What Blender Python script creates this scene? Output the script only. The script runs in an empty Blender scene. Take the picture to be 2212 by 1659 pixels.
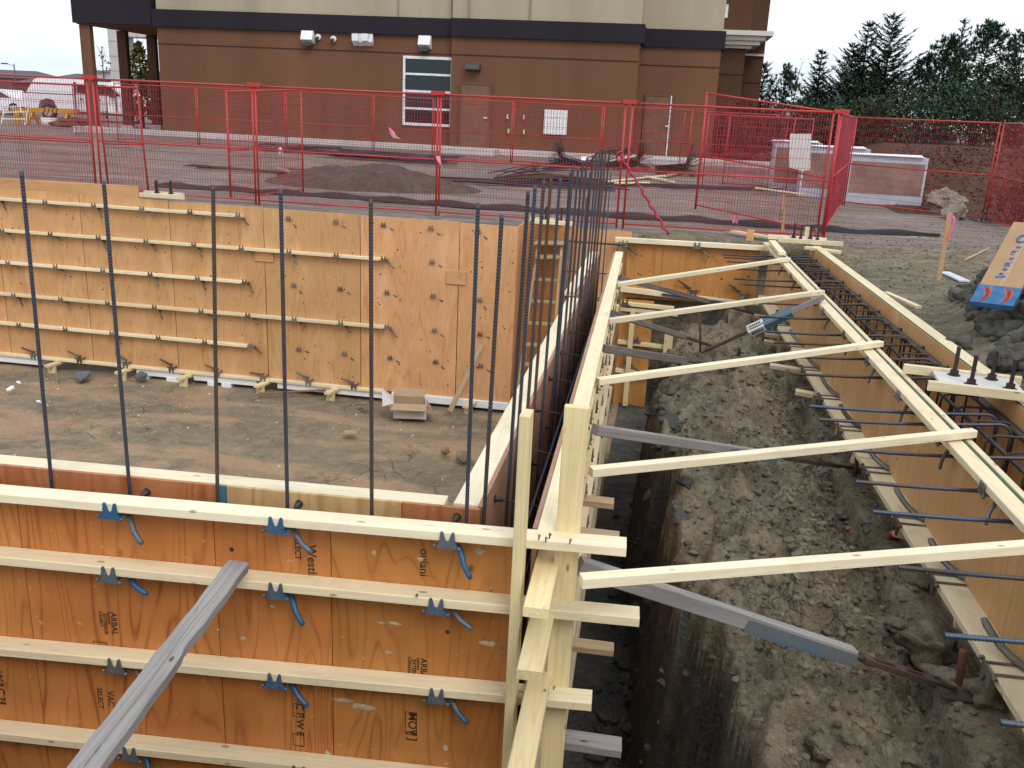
import bpy, bmesh, math, random
import numpy as np
from mathutils import Vector as V, Matrix, noise
random.seed(7)
R_ = math.radians
sc = bpy.context.scene
COL = sc.collection
# ------------------------------------------------------------------ camera
F, CX, CY, CH = 1957., 1106., 829.5, 1.62
TH, RO, YA = R_(16.85), R_(2.7), R_(8.8)
fwd = V((-math.sin(YA)*math.cos(TH), math.cos(YA)*math.cos(TH), -math.sin(TH)))
r0 = V((math.cos(YA), math.sin(YA), 0)); u0 = r0.cross(fwd)
rgt = math.cos(RO)*r0 + math.sin(RO)*u0
upv = -math.sin(RO)*r0 + math.cos(RO)*u0
EYE = V((0, 0, CH))
cd = bpy.data.cameras.new('camera'); cam = bpy.data.objects.new('camera', cd); COL.objects.link(cam)
cd.sensor_width = 36; cd.lens = F/2212*36; cd.clip_start = .05; cd.clip_end = 2000
cam.matrix_world = Matrix(((rgt.x, upv.x, -fwd.x, 0), (rgt.y, upv.y, -fwd.y, 0), (rgt.z, upv.z, -fwd.z, CH), (0, 0, 0, 1)))
sc.camera = cam
# survey helpers: a sight line met with a plane of the site (x, y or z constant)
def sight(x, y): return rgt*((x-CX)/F) - upv*((y-CY)/F) + fwd
def atz(x, y, z): d = sight(x, y); return EYE + d*((z-CH)/d.z)
def aty(x, y, Y): d = sight(x, y); return EYE + d*(Y/d.y)
def atx(x, y, X): d = sight(x, y); return EYE + d*(X/d.x)

# ------------------------------------------------------------------ objects
WM = {}
def tag(o, label=None, cat=None, group=None, kind=None):
    if label: o['label'] = label
    if cat: o['category'] = cat
    if group: o['group'] = group
    if kind: o['kind'] = kind
    return o
def put(name, data, M, parent=None):
    o = bpy.data.objects.new(name, data); COL.objects.link(o)
    WM[o.name] = M.copy()
    if parent: o.parent = parent; o.matrix_basis = WM[parent.name].inverted() @ M
    else: o.matrix_basis = M
    return o
def thing(name, label, cat, loc=(0, 0, 0), group=None):
    o = put(name, None, Matrix.Translation(V(loc))); o.empty_display_size = .1
    return tag(o, label, cat, group)
def frame(p0, p1, up=(0, 0, 1)):
    p0 = V(p0); p1 = V(p1); x = (p1-p0).normalized(); up = V(up)
    y = up.cross(x)
    if y.length < 1e-4: y = V((0, 1, 0)).cross(x)
    y.normalize(); z = x.cross(y)
    M = Matrix((x, y, z)).transposed().to_4x4(); M.translation = p0
    return M, (p1-p0).length
class MB:
    def __init__(s): s.v = []; s.f = []; s.m = []; s.sm = []
    def poly(s, pts, faces, mi=0, smooth=False):
        n = len(s.v); s.v += [tuple(p) for p in pts]
        for f in faces: s.f.append(tuple(n+i for i in f)); s.m.append(mi); s.sm.append(smooth)
        return s
    def box(s, x0, x1, y0, y1, z0, z1, mi=0, M=None):
        p = [V((x, y, z)) for z in (z0, z1) for y in (y0, y1) for x in (x0, x1)]
        if M: p = [M @ q for q in p]
        return s.poly(p, [(0, 2, 3, 1), (4, 5, 7, 6), (0, 1, 5, 4), (2, 6, 7, 3), (0, 4, 6, 2), (1, 3, 7, 5)], mi)
    def bar(s, p0, p1, w, h, up=(0, 0, 1), c=.003, mi=0):
        M, L = frame(p0, p1, up); return s.prism(M, L, w, h, c, mi)
    def prism(s, M, L, w, h, c=.003, mi=0):
        a, b = w/2, h/2; c = min(c, a*.6, b*.6)
        pr = [(-a+c, -b), (a-c, -b), (a, -b+c), (a, b-c), (a-c, b), (-a+c, b), (-a, b-c), (-a, -b+c)]
        p = [M @ V((x, y, z)) for x in (0, L) for y, z in pr]
        return s.poly(p, [tuple(reversed(range(8))), tuple(range(8, 16))]+[(i, (i+1) % 8, 8+(i+1) % 8, 8+i) for i in range(8)], mi)
    def tube(s, pts, r, n=6, mi=0, cap=True, smooth=True):
        pts = [V(p) for p in pts]; rs = r if isinstance(r, (list, tuple)) else [r]*len(pts)
        k = len(s.v); d0 = None; a = None
        for i, p in enumerate(pts):
            d = (pts[min(i+1, len(pts)-1)]-pts[max(i-1, 0)]).normalized()
            if a is None: a = d.orthogonal().normalized()
            else: a = (a - d*a.dot(d)).normalized()
            b = d.cross(a)
            for j in range(n):
                t = 2*math.pi*j/n; s.v.append(tuple(p+(a*math.cos(t)+b*math.sin(t))*rs[i]))
        for i in range(len(pts)-1):
            for j in range(n):
                s.f.append((k+i*n+j, k+i*n+(j+1) % n, k+(i+1)*n+(j+1) % n, k+(i+1)*n+j)); s.m.append(mi); s.sm.append(smooth)
        if cap:
            s.f.append(tuple(k+j for j in reversed(range(n)))); s.m.append(mi); s.sm.append(False)
            e = k+(len(pts)-1)*n; s.f.append(tuple(e+j for j in range(n))); s.m.append(mi); s.sm.append(False)
        return s
    def extrude(s, prof, M, t, mi=0):      # prof: (x, z) outline, thickness t along local y
        n = len(prof); p = [M @ V((x, y, z)) for y in (0, t) for x, z in prof]
        return s.poly(p, [tuple(range(n)), tuple(reversed(range(n, 2*n)))]+[(i, n+i, n+(i+1) % n, (i+1) % n) for i in range(n)], mi)
    def mesh(s, name, mats, M=None):
        me = bpy.data.meshes.new(name)
        vs = s.v
        if M is not None:
            I = M.inverted(); vs = [tuple(I @ V(p)) for p in vs]
        me.from_pydata(vs, [], s.f)
        for m in (mats if isinstance(mats, (list, tuple)) else [mats]): me.materials.append(m)
        me.polygons.foreach_set('material_index', s.m); me.polygons.foreach_set('use_smooth', s.sm)
        me.update(); return me
    def build(s, name, mats, parent=None, M=None):
        if M is None:
            a = np.array(s.v); c = (a.min(0)+a.max(0))/2; c[2] = a[:, 2].min(); M = Matrix.Translation(V(c))
        return put(name, s.mesh(name, mats, M), M, parent)
def beam(name, p0, p1, w, h, mat, parent=None, up=(0, 0, 1), c=.003, off=(0, 0)):
    M, L = frame(p0, p1, up); M = M @ Matrix.Translation(V((0, off[0], off[1])))
    m = MB(); I = Matrix.Identity(4); m.prism(I, L, w, h, c)
    return put(name, m.mesh(name, mat), M, parent)
def again(o, name, M, parent=None): return put(name, o.data, M, parent)

# ------------------------------------------------------------------ materials
def mat(name):
    m = bpy.data.materials.new(name); m.use_nodes = True; nt = m.node_tree
    return m, nt, nt.nodes['Principled BSDF']
class N:
    def __init__(s, nt): s.nt = nt; s.L = nt.links.new
    def n(s, t, **k):
        x = s.nt.nodes.new('ShaderNode'+t)
        for a, b in k.items(): setattr(x, a, b)
        return x
    def set(s, node, key, v):
        if hasattr(v, 'node'): s.L(v, node.inputs[key])
        else: node.inputs[key].default_value = v
    def obj(s, scale=(1, 1, 1), rnd=True):
        tc = s.n('TexCoord'); mp = s.n('Mapping'); s.L(tc.outputs['Object'], mp.inputs[0]); mp.inputs['Scale'].default_value = scale
        if rnd:
            oi = s.n('ObjectInfo'); cb = s.n('CombineXYZ'); ml = s.n('Math', operation='MULTIPLY'); s.L(oi.outputs['Random'], ml.inputs[0]); ml.inputs[1].default_value = 37.
            for i in range(3): s.L(ml.outputs[0], cb.inputs[i])
            s.L(cb.outputs[0], mp.inputs['Location'])
        return mp.outputs[0]
    def world(s, scale=1.):
        g = s.n('NewGeometry'); mp = s.n('Mapping'); s.L(g.outputs['Position'], mp.inputs[0]); mp.inputs['Scale'].default_value = (scale,)*3 if not isinstance(scale, tuple) else scale
        return mp.outputs[0]
    def noise(s, co, scale=5., detail=4., rough=.6, dist=0.):
        x = s.n('TexNoise'); s.L(co, x.inputs['Vector']); x.inputs['Scale'].default_value = scale; x.inputs['Detail'].default_value = detail
        x.inputs['Roughness'].default_value = rough; x.inputs['Distortion'].default_value = dist; return x.outputs[0]
    def vor(s, co, scale=5., feature='F1', out=0, rnd=1.):
        x = s.n('TexVoronoi', feature=feature); s.L(co, x.inputs['Vector']); x.inputs['Scale'].default_value = scale; x.inputs['Randomness'].default_value = rnd
        return x.outputs[out]
    def math(s, op, a, b=0., c=0.):
        x = s.n('Math', operation=op)
        for i, v in enumerate((a, b, c)): s.set(x, i, v)
        return x.outputs[0]
    def ramp(s, f, *st):
        x = s.n('ValToRGB'); s.L(f, x.inputs[0]); e = x.color_ramp.elements
        while len(e) < len(st): e.new(.5)
        for i, (p, c) in enumerate(st):
            e[i].position = p; e[i].color = (c, c, c, 1) if isinstance(c, (int, float)) else (*c, 1)
        return x.outputs[0]
    def mix(s, f, a, b, bt='MIX'):
        x = s.n('Mix', data_type='RGBA', blend_type=bt); s.set(x, 0, f)
        for i, v in ((6, a), (7, b)): s.set(x, i, (*v, 1) if isinstance(v, tuple) else v)
        return x.outputs[2]
    def bump(s, h, st=.3, d=.01, nrm=None):
        x = s.n('Bump'); s.L(h, x.inputs['Height']); x.inputs['Strength'].default_value = st; x.inputs['Distance'].default_value = d
        if nrm: s.L(nrm, x.inputs['Normal'])
        return x.outputs[0]
def done(k, b, col, rough=.7, bump=None, metal=0., spec=None):
    k.set(b, 'Base Color', (*col, 1) if isinstance(col, tuple) else col); k.set(b, 'Roughness', rough); b.inputs['Metallic'].default_value = metal
    if bump: k.L(bump, b.inputs['Normal'])
    if spec is not None: b.inputs['Specular IOR Level'].default_value = spec
def simple(name, col, rough=.6, metal=0., var=.25, sc_=6., bump=0.):
    m, nt, b = mat(name); k = N(nt); co = k.obj()
    n = k.noise(co, sc_, 5); c = k.mix(k.ramp(n, (.3, 0.), (.7, 1.)), tuple(x*(1-var) for x in col), tuple(min(1, x*(1+var*.6)) for x in col))
    done(k, b, c, rough, k.bump(n, bump, .01) if bump else None, metal); return m
def plywood(name, lt, dk, band=13., con=.8, rough=.5, blotch=.35, pale=None, thin=False):
    m, nt, b = mat(name); k = N(nt)
    co = k.obj((1., 1., 1.)); cs = k.obj((.55, 3.6, 3.6)); cf = k.obj((2., 90., 90.)); cm = k.obj((.35, 7., 7.))
    n = k.noise(cs, 1.1, 1.6, .45, .25)
    rings = k.math('PINGPONG', k.math('MULTIPLY', n, band), .5)
    rb = k.ramp(rings, (.0, 1.), (.05, .7), (.17, .12), (.5, 0.)) if thin else k.ramp(rings, (.0, 1.), (.10, .8), (.30, .2), (.5, 0.))
    msk = k.ramp(k.noise(cm, 1.3, 2), (.34, .25), (.58, 1.))
    fine = k.noise(cf, 1., 3, .6)
    f = k.math('MULTIPLY', k.math('MULTIPLY', rb, msk), con)
    f = k.math('ADD', f, k.math('MULTIPLY', k.math('SUBTRACT', fine, .5), .35))
    c = k.mix(f, lt, dk)
    bl = k.noise(co, 2.1, 3)
    c = k.mix(k.ramp(bl, (.35, blotch), (.7, 0.)), c, tuple(x*y for x, y in zip(lt, (.72, .62, .5))))
    b2 = k.noise(k.obj((.7, 2.2, 2.2)), 1.7, 3); c = k.mix(k.ramp(b2, (.5, 0.), (.68, .45)), c, tuple(min(1, x*y) for x, y in zip(lt, (1.22, 1.32, 1.5))))
    kn = k.vor(k.obj((2.2, 4., 4.)), 1.3)
    c = k.mix(k.ramp(kn, (.03, .75), (.075, 0.)), c, tuple(x*.35 for x in dk))
    sp = k.noise(co, 23., 2, .5)
    c = k.mix(k.ramp(sp, (.70, 0.), (.74, .35)), c, pale or tuple(min(1, x*1.5+.08) for x in lt))
    hs = k.n('HueSaturation'); oi = k.n('ObjectInfo'); k.L(c, hs.inputs['Color'])
    k.L(k.math('MULTIPLY_ADD', oi.outputs['Random'], .22, .89), hs.inputs['Value']); k.L(k.math('MULTIPLY_ADD', oi.outputs['Random'], -.012, .505), hs.inputs['Hue'])
    done(k, b, hs.outputs[0], rough, k.bump(f, .12, .004), spec=.35); return m
def lumber(name, lt, dk, con=.5, knots=.8, dirt=.25, rough=.62):
    m, nt, b = mat(name); k = N(nt)
    cs = k.obj((.5, 9., 9.)); cf = k.obj((2.5, 130., 130.)); co = k.obj()
    n = k.noise(cs, 1.2, 2, .5, .3); rb = k.ramp(k.math('PINGPONG', k.math('MULTIPLY', n, 9.), .5), (0., 1.), (.2, .4), (.5, 0.))
    fine = k.noise(cf, 1., 3)
    f = k.math('ADD', k.math('MULTIPLY', rb, con), k.math('MULTIPLY', k.math('SUBTRACT', fine, .5), .7))
    c = k.mix(f, lt, dk)
    kv = k.vor(k.obj((2.6, 7., 7.)), 1.7)
    st = k.noise(k.obj((.9, 5., 5.)), 1.6, 4, .6); c = k.mix(k.ramp(st, (.48, 0.), (.7, .5)), c, tuple(x*.72 for x in lt))
    fl = k.noise(k.obj((4., 30., 30.)), 1.5, 3); c = k.mix(k.ramp(fl, (.66, 0.), (.74, .45)), c, tuple(x*.5 for x in dk))
    c = k.mix(k.ramp(kv, (.05, knots), (.1, 0.)), c, tuple(x*.32 for x in dk))
    c = k.mix(k.ramp(k.noise(co, 3.2, 6, .7), (.55, 0.), (.78, dirt)), c, (.17, .15, .12))
    hs = k.n('HueSaturation'); oi = k.n('ObjectInfo'); k.L(c, hs.inputs['Color'])
    k.L(k.math('MULTIPLY_ADD', oi.outputs['Random'], .2, .88), hs.inputs['Value'])
    done(k, b, hs.outputs[0], rough, k.bump(f, .2, .004), spec=.3); return m
def steel(name, col, rust, amt, rough=.55, metal=.4, fr=6.):
    m, nt, b = mat(name); k = N(nt); co = k.obj()
    oi = k.n('ObjectInfo')
    n = k.math('ADD', k.noise(co, fr, 6, .7), k.math('MULTIPLY', k.math('SUBTRACT', oi.outputs['Random'], .5), .45))
    f = k.ramp(n, (.62-amt*.35, 0.), (.78-amt*.35, 1.)); c = k.mix(f, col, rust)
    h = k.noise(co, 120., 3); c = k.mix(k.ramp(h, (.4, .5), (.7, 0.)), c, tuple(x*.55 for x in col))
    done(k, b, c, rough, k.bump(h, .25, .002), metal); return m
def soil(name, a, b_, c_, sc_=1., speck=.25, crack=.0, bs=.6, saw=0., tracks=0., lump=0.):
    m, nt, b = mat(name); k = N(nt); w = k.world()
    big = k.noise(w, .7*sc_, 5, .6); mid = k.noise(w, 5*sc_, 8, .7); fine = k.noise(w, 38*sc_, 6, .75)
    c = k.mix(k.ramp(big, (.36, 0.), (.64, 1.)), a, b_)
    c = k.mix(k.ramp(mid, (.42, 0.), (.68, 1.)), c, c_)
    c = k.mix(k.ramp(fine, (.3, .55), (.55, 0.)), c, tuple(x*.45 for x in a))
    vf = k.noise(w, 130*sc_, 4, .7); hgt = k.math('ADD', k.math('MULTIPLY', mid, 1.), k.math('ADD', k.math('MULTIPLY', fine, .45), k.math('MULTIPLY', vf, .14)))
    c = k.mix(k.ramp(vf, (.32, .5), (.5, 0.)), c, tuple(x*.5 for x in a))
    if tracks:
        t = k.noise(k.world((.25, 3.2, 1.)), 1.6, 5, .65, .2); c = k.mix(k.ramp(t, (.4, tracks), (.58, 0.)), c, tuple(x*.55 for x in a))
        hgt = k.math('ADD', hgt, k.math('MULTIPLY', t, .6))
    if speck:
        v = k.vor(w, 24*sc_); s2 = k.noise(w, 9*sc_, 2)
        c = k.mix(k.math('MULTIPLY', k.ramp(v, (.10, 1.), (.2, 0.)), k.ramp(s2, (.5, 0.), (.62, speck))), c, (.42, .40, .36))
        hgt = k.math('ADD', hgt, k.math('MULTIPLY', k.ramp(v, (.1, 1.), (.3, 0.)), .15))
    if lump:
        dn = k.n('Mix', data_type='VECTOR'); dn.inputs[0].default_value = .10; n3 = k.n('TexNoise'); k.L(w, n3.inputs['Vector']); n3.inputs['Scale'].default_value = 6.; n3.inputs['Detail'].default_value = 5
        k.L(w, dn.inputs[4]); k.L(n3.outputs['Color'], dn.inputs[5]); wv = dn.outputs[1]
        v1 = k.vor(wv, 11.*sc_); v2 = k.vor(wv, 34.*sc_); e1 = k.vor(wv, 9.*sc_, 'DISTANCE_TO_EDGE')
        msk = k.ramp(k.noise(w, 1.6, 4), (.42, 0.), (.6, 1.))
        hgt = k.math('SUBTRACT', hgt, k.math('MULTIPLY', k.math('ADD', k.math('MULTIPLY', v1, 1.3), k.math('MULTIPLY', v2, .6)), msk))
        gap = k.math('MULTIPLY', k.ramp(e1, (0., .85), (.03, 0.)), k.math('MULTIPLY', msk, k.ramp(k.noise(w, 2.7, 3), (.48, 0.), (.6, 1.)))); c = k.mix(k.math('MULTIPLY', gap, lump*.8), c, (.022, .019, .015)); hgt = k.math('SUBTRACT', hgt, k.math('MULTIPLY', gap, .5))
        oc = k.n('TexVoronoi', feature='F1'); k.L(wv, oc.inputs['Vector']); oc.inputs['Scale'].default_value = 11.*sc_; sx = k.n('SeparateColor'); k.L(oc.outputs['Color'], sx.inputs[0])
        c = k.mix(k.math('MULTIPLY', k.math('MULTIPLY', sx.outputs[0], .55), msk), c, tuple(x*.5 for x in b_))
    if crack:
        wd = k.n('Mix', data_type='VECTOR'); wd.inputs[0].default_value = .12
        nn = k.n('TexNoise'); k.L(w, nn.inputs['Vector']); nn.inputs['Scale'].default_value = 3.5; nn.inputs['Detail'].default_value = 4
        k.L(w, wd.inputs[4]); k.L(nn.outputs['Color'], wd.inputs[5])
        e = k.vor(wd.outputs[1], 3.6, 'DISTANCE_TO_EDGE'); msk = k.ramp(k.noise(w, .8, 3), (.5, 0.), (.62, 1.))
        ce = k.math('MULTIPLY', k.ramp(e, (0., 1.), (.035, 0.)), k.math('MULTIPLY', msk, crack)); c = k.mix(ce, c, (.03, .025, .02))
        hgt = k.math('SUBTRACT', hgt, k.math('MULTIPLY', ce, .5))
    if saw:
        p = k.noise(k.world((.8, 1.7, 1.)), .9, 6, .62, .4); c = k.mix(k.math('MULTIPLY', k.ramp(p, (.46, 0.), (.60, saw)), k.ramp(fine, (.25, .5), (.6, 1.))), c, (.47, .30, .175))
    done(k, b, c, .92, k.bump(hgt, bs, .03), spec=.15); return m

PLY_FAR = plywood('plywood_tan', (.625, .345, .155), (.41, .19, .07), 12, .62, .6, .3, None, True)
PLY_NEAR = plywood('plywood_oiled', (.51, .205, .056), (.20, .055, .013), 15, .95, .42, .55, None, True)
PLY_RED = plywood('plywood_red', (.42, .18, .07), (.25, .075, .025), 11, .9, .5, .4)
PLY_PALE = plywood('plywood_pale', (.58, .40, .19), (.36, .2, .08), 11, .8, .5, .15)
PLY_CAV = plywood('plywood_wet_side', (.40, .22, .14), (.25, .12, .07), 11, .5, .5, .3)
PLY_END = plywood('plywood_orange', (.56, .255, .075), (.32, .12, .03), 11, .6, .55, .35, None, True)
PLY_GB = plywood('plywood_grade', (.60, .35, .155), (.42, .20, .075), 12, .55, .55, .4, None, True)
LUM = lumber('lumber_fresh', (.79, .67, .445), (.66, .51, .30), .42, .85, .34)
LUM_W = lumber('lumber_white', (.80, .70, .50), (.68, .54, .33), .35, .8, .3)
LUM_Y = lumber('lumber_yellow', (.79, .65, .37), (.64, .48, .23), .55, .9, .15)
LUM_OLD = lumber('lumber_old', (.50, .36, .21), (.33, .21, .11), .6, .8, .5)
LUM_GREY = lumber('lumber_grey', (.315, .29, .275), (.15, .135, .125), .5, .9, .35, .85)
LUM_DIRTY = lumber('lumber_dirty', (.22, .19, .17), (.12, .10, .09), .8, .8, .6, .8)
REBAR = steel('rebar_blue_steel', (.062, .076, .110), (.10, .072, .055), .34, .5, .5, 4.)
REBAR_D = steel('rebar_dark', (.045, .052, .066), (.085, .058, .042), .45, .55, .4, 4.)
RUST = steel('rusty_steel', (.070, .052, .045), (.115, .065, .04), .5, .8, .2, 8.)
BLUE = steel('bracket_blue_paint', (.030, .135, .28), (.17, .165, .16), .62, .5, .2, 40.)
GALV = steel('bracket_galvanised', (.25, .25, .25), (.16, .15, .13), .4, .5, .6, 30.)
GALV_R = steel('bracket_weathered', (.23, .21, .18), (.13, .08, .05), .5, .65, .4, 20.)
BLUEP = steel('faded_blue_paint', (.07, .185, .28), (.18, .175, .165), .46, .65, .1, 7.)
RED = simple('fence_red_paint', (.50, .030, .026), .45, .0, .2, 3.)
REDW = simple('fence_wire_red', (.38, .025, .042), .5, .0, .5, 2.)
BLACK = simple('black_plastic', (.02, .02, .022), .5)
CONE = simple('tie_cone_grey', (.028, .026, .026), .5)
FOAM = simple('foam_white', (.82, .83, .86), .85, 0, .08, 9., .3)
WHITE = simple('white_paint', (.80, .80, .80), .45, 0, .06)
INK = simple('stamp_ink', (.035, .018, .008), .8, 0, .5, 60.)
CLAY = soil('clay_soil', (.118, .108, .086), (.25, .205, .132), (.34, .285, .195), 1., .35, 0., 1., 0., 0., .55)
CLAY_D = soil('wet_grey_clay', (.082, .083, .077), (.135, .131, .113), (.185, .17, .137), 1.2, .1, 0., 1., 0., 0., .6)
YARD = soil('yard_dirt', (.195, .152, .134), (.285, .228, .20), (.345, .285, .255), .8, .35, 0., .5, 0., .75)
PIT = soil('pit_floor_soil', (.165, .133, .093), (.25, .20, .138), (.31, .255, .18), 1., .4, .75, .45, .62)
# ------------------------------------------------------------------ light and sky (overcast)
w = bpy.data.worlds.new('World'); sc.world = w; w.use_nodes = True
nt = w.node_tree; k = N(nt); bg = nt.nodes['Background']
sky = k.n('TexSky', sky_type='NISHITA', sun_disc=False, sun_elevation=R_(48), sun_rotation=R_(150), air_density=1.3, dust_density=3.)
tc = k.n('TexCoord'); mp = k.n('Mapping'); k.L(tc.outputs['Generated'], mp.inputs[0]); mp.inputs['Scale'].default_value = (1.2, 1.2, 5.)
cl = k.noise(mp.outputs[0], 1.7, 5, .55, .3)
cloud = k.mix(k.ramp(cl, (.35, 0.), (.65, 1.)), (7.4, 8.4, 9.5), (11.3, 11.8, 12.2))
k.L(k.mix(.88, sky.outputs[0], cloud), bg.inputs['Color']); bg.inputs['Strength'].default_value = .1
sd = bpy.data.lights.new('sun', 'SUN'); sd.energy = 1.1; sd.angle = R_(25); sd.color = (1., .96, .9)
so = bpy.data.objects.new('sun', sd); COL.objects.link(so)
so.rotation_euler = (R_(42), 0, R_(30))
sc.view_settings.view_transform = 'Standard'; sc.view_settings.look = 'None'; sc.view_settings.exposure = 0.32; sc.view_settings.gamma = 1

# ------------------------------------------------------------------ terrain: one sheet to the horizon
def ss(a, b, t): t = np.clip((t-a)/(b-a), 0, 1); return t*t*(3-2*t)
def axis(*seg):
    out = []
    for a, b, st in seg: out += list(np.arange(a, b-1e-6, st))
    return np.array(out+[seg[-1][1]])
gx = axis((-600, -60, 60), (-60, -12.5, 2.5), (-12.5, -.9, .09), (-.9, -.1, .04), (-.1, 1.6, .02), (1.6, 2.8, .04), (2.8, 6., .05), (6., 16., .3), (16, 60, 4), (60, 600, 60))
gy = axis((-300, -20, 40), (-20, .9, 1.1), (.9, 2.5, .08), (2.5, 8., .022), (8., 13.6, .045), (13.6, 30, .25), (30, 70, 2), (70, 900, 70))
GX, GY = np.meshgrid(gx, gy)
def fbm(x, y, s, o=5, z=0.):
    f = noise.fractal; return np.array([f(V((a*s, b*s, z)), .9, 2.1, o) for a, b in zip(x.ravel(), y.ravel())]).reshape(x.shape)
def cells(x, y, s, z=0.):
    return np.array([noise.voronoi(V((a*s, b*s, z)))[0][0] for a, b in zip(x.ravel(), y.ravel())]).reshape(x.shape)
near = (GX > -12.6) & (GX < 16) & (GY > .8) & (GY < 30)
fb = np.zeros_like(GX); fb[near] = fbm(GX[near], GY[near], .9)
dense = (GX > -.9) & (GX < 6) & (GY > 2.) & (GY < 13.6)
fd = np.zeros_like(GX); fd[dense] = fbm(GX[dense], GY[dense], 5.5, 4, 3.)
ce = np.zeros_like(GX); ce[dense] = .5-cells(GX[dense]+.1*fd[dense], GY[dense]+.1*fd[dense], 4.2)
dn2 = dense & (GX > -.2) & (GX < 1.7)
ce3 = np.zeros_like(GX); ce3[dn2] = .5-cells(GX[dn2]+.05*fd[dn2], GY[dn2], 24., 9.)
ce2 = np.zeros_like(GX); ce2[dense] = .5-cells(GX[dense], GY[dense], 11., 5.)
Z = .13*ss(20, 31, GY)*ss(-25, -20, GX) + .02*fb*(GY < 30)
# bank behind the stacked panels
Z += 1.0*ss(19.6, 24.5, GY+.5*fb)*ss(4.6, 7., GX)*(1-ss(40, 70, GY)) 
# right hand clay pile beside the grade beam
px_ = GX-(2.75+.30*(GY-5.6)); py_ = GY-7.6
pile = .60*np.exp(-(np.maximum(0, 2.90+.10*(GY-6)-GX)/.34)**2)*ss(9.9, 8.3, GY)*ss(2.0, 3.2, GX+.0*GY)
Z += np.where(dense & (GX > 2.25), pile*(1+.25*fb)+(.10*ce+.045*ce2+.05*fd)*ss(.03, .25, pile), 0)
# the excavation
def rect(x0, x1, y0, y1, e=.06): return ss(x0-e, x0+e, GX)*ss(x1+e, x1-e, GX)*ss(y0-e, y0+e, GY)*ss(y1+e, y1-e, GY)
pit = rect(-40, -.35, 1.75, 13.1, .12)
Z = Z*(1-pit)+(-2.56+.018*fb)*pit
edge = np.interp(GY, [2, 3.3, 3.85, 4.5, 6.3, 7.6, 9, 10.2, 11.2, 12.5], [.62, .50, .36, .19, .08, -.02, .05, .20, .5, .55])+.07*fb+.05*fd
cut = rect(-.5, 1.48, 1.9, 13.02, .06)       # bench between the two forms
bench = -.74+.10*np.exp(-((GX-.75)/.45)**2)*ss(3.2, 5, GY)-.17*ss(1.0, 1.5, GX)-.16*ss(4.2, 2.8, GY)+.10*ss(6.3, 7.4, GY)*ss(9.6, 8.2, GY)*np.exp(-((GX-.3)/.5)**2)-.75*ss(10.3, 11.6, GY)*ss(1.2, .75, GX)
bench = bench+.085*fb+.05*fd+.15*(ce-.1)*ss(-.35, .35, fb+.3)+.075*ce2+.035*ce3*ss(-.2, .3, fd+.1)
wallz = ss(0, 1, (GX-edge+.06)/(.16+.10*np.abs(fb)))
bz = -2.42+.03*fd+wallz*(bench+2.42)
Z = Z*(1-cut)+bz*cut
_i0, _i1 = atz(1745, 525, .06), atz(2078, 778, .06)
gbx = _i0.x+(_i1.x-_i0.x)*(GY-_i0.y)/(_i1.y-_i0.y)+.155
gb = ss(1.40, 1.46, GX)*ss(gbx+.02, gbx-.02, GX)*ss(1.1, 1.2, GY)*ss(13.15, 13.1, GY)     # shallow trench under the grade beam forms
Z = Z*(1-gb)+(-.80+.02*fd)*gb
verts = np.stack([GX, GY, Z], -1).reshape(-1, 3)
ny, nx = GX.shape; idx = np.arange(ny*nx).reshape(ny, nx)
fc = np.stack([idx[:-1, :-1], idx[:-1, 1:], idx[1:, 1:], idx[1:, :-1]], -1).reshape(-1, 4)
me = bpy.data.meshes.new('ground'); me.from_pydata(verts.tolist(), [], fc.tolist())
BANK = soil('leaf_bank', (.06, .042, .030), (.095, .062, .042), (.13, .075, .045), 1.5, .1, 0., .9)
for m_ in (YARD, PIT, CLAY, CLAY_D, BANK): me.materials.append(m_)
cxm = ((GX[:-1, :-1]+GX[1:, 1:])/2).ravel(); cym = ((GY[:-1, :-1]+GY[1:, 1:])/2).ravel(); czm = ((Z[:-1, :-1]+Z[1:, 1:])/2).ravel(); cfb = fb[:-1, :-1].ravel()
mi = np.zeros(len(fc), int)
mi[(cxm < -.36) & (cym < 13.1) & (cym > 1.6)] = 1
mi[(cxm >= -.36) & (cxm < 7) & (cym < 13.4+.6*cfb)] = 2
mi[(cxm > 4.6) & (cym > 18.8+cfb) & (cxm < 60) & (cym < 45)] = 4
pl_ = pile[:-1, :-1].ravel(); mi[(cxm > 2.3) & (cxm < 6) & (pl_ > .09+.05*cfb) & (cym < 11)] = 3
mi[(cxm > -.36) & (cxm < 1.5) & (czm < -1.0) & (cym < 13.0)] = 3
me.polygons.foreach_set('material_index', mi); me.polygons.foreach_set('use_smooth', np.ones(len(fc), bool)); me.update()
ground = put('ground', me, Matrix.Identity(4)); tag(ground, kind='structure')
def gz(x, y):
    i = min(max(np.searchsorted(gy, y)-1, 0), ny-2); j = min(max(np.searchsorted(gx, x)-1, 0), nx-2)
    a = (x-gx[j])/(gx[j+1]-gx[j]); b = (y-gy[i])/(gy[i+1]-gy[i])
    return (Z[i, j]*(1-a)+Z[i, j+1]*a)*(1-b)+(Z[i+1, j]*(1-a)+Z[i+1, j+1]*a)*b

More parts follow.
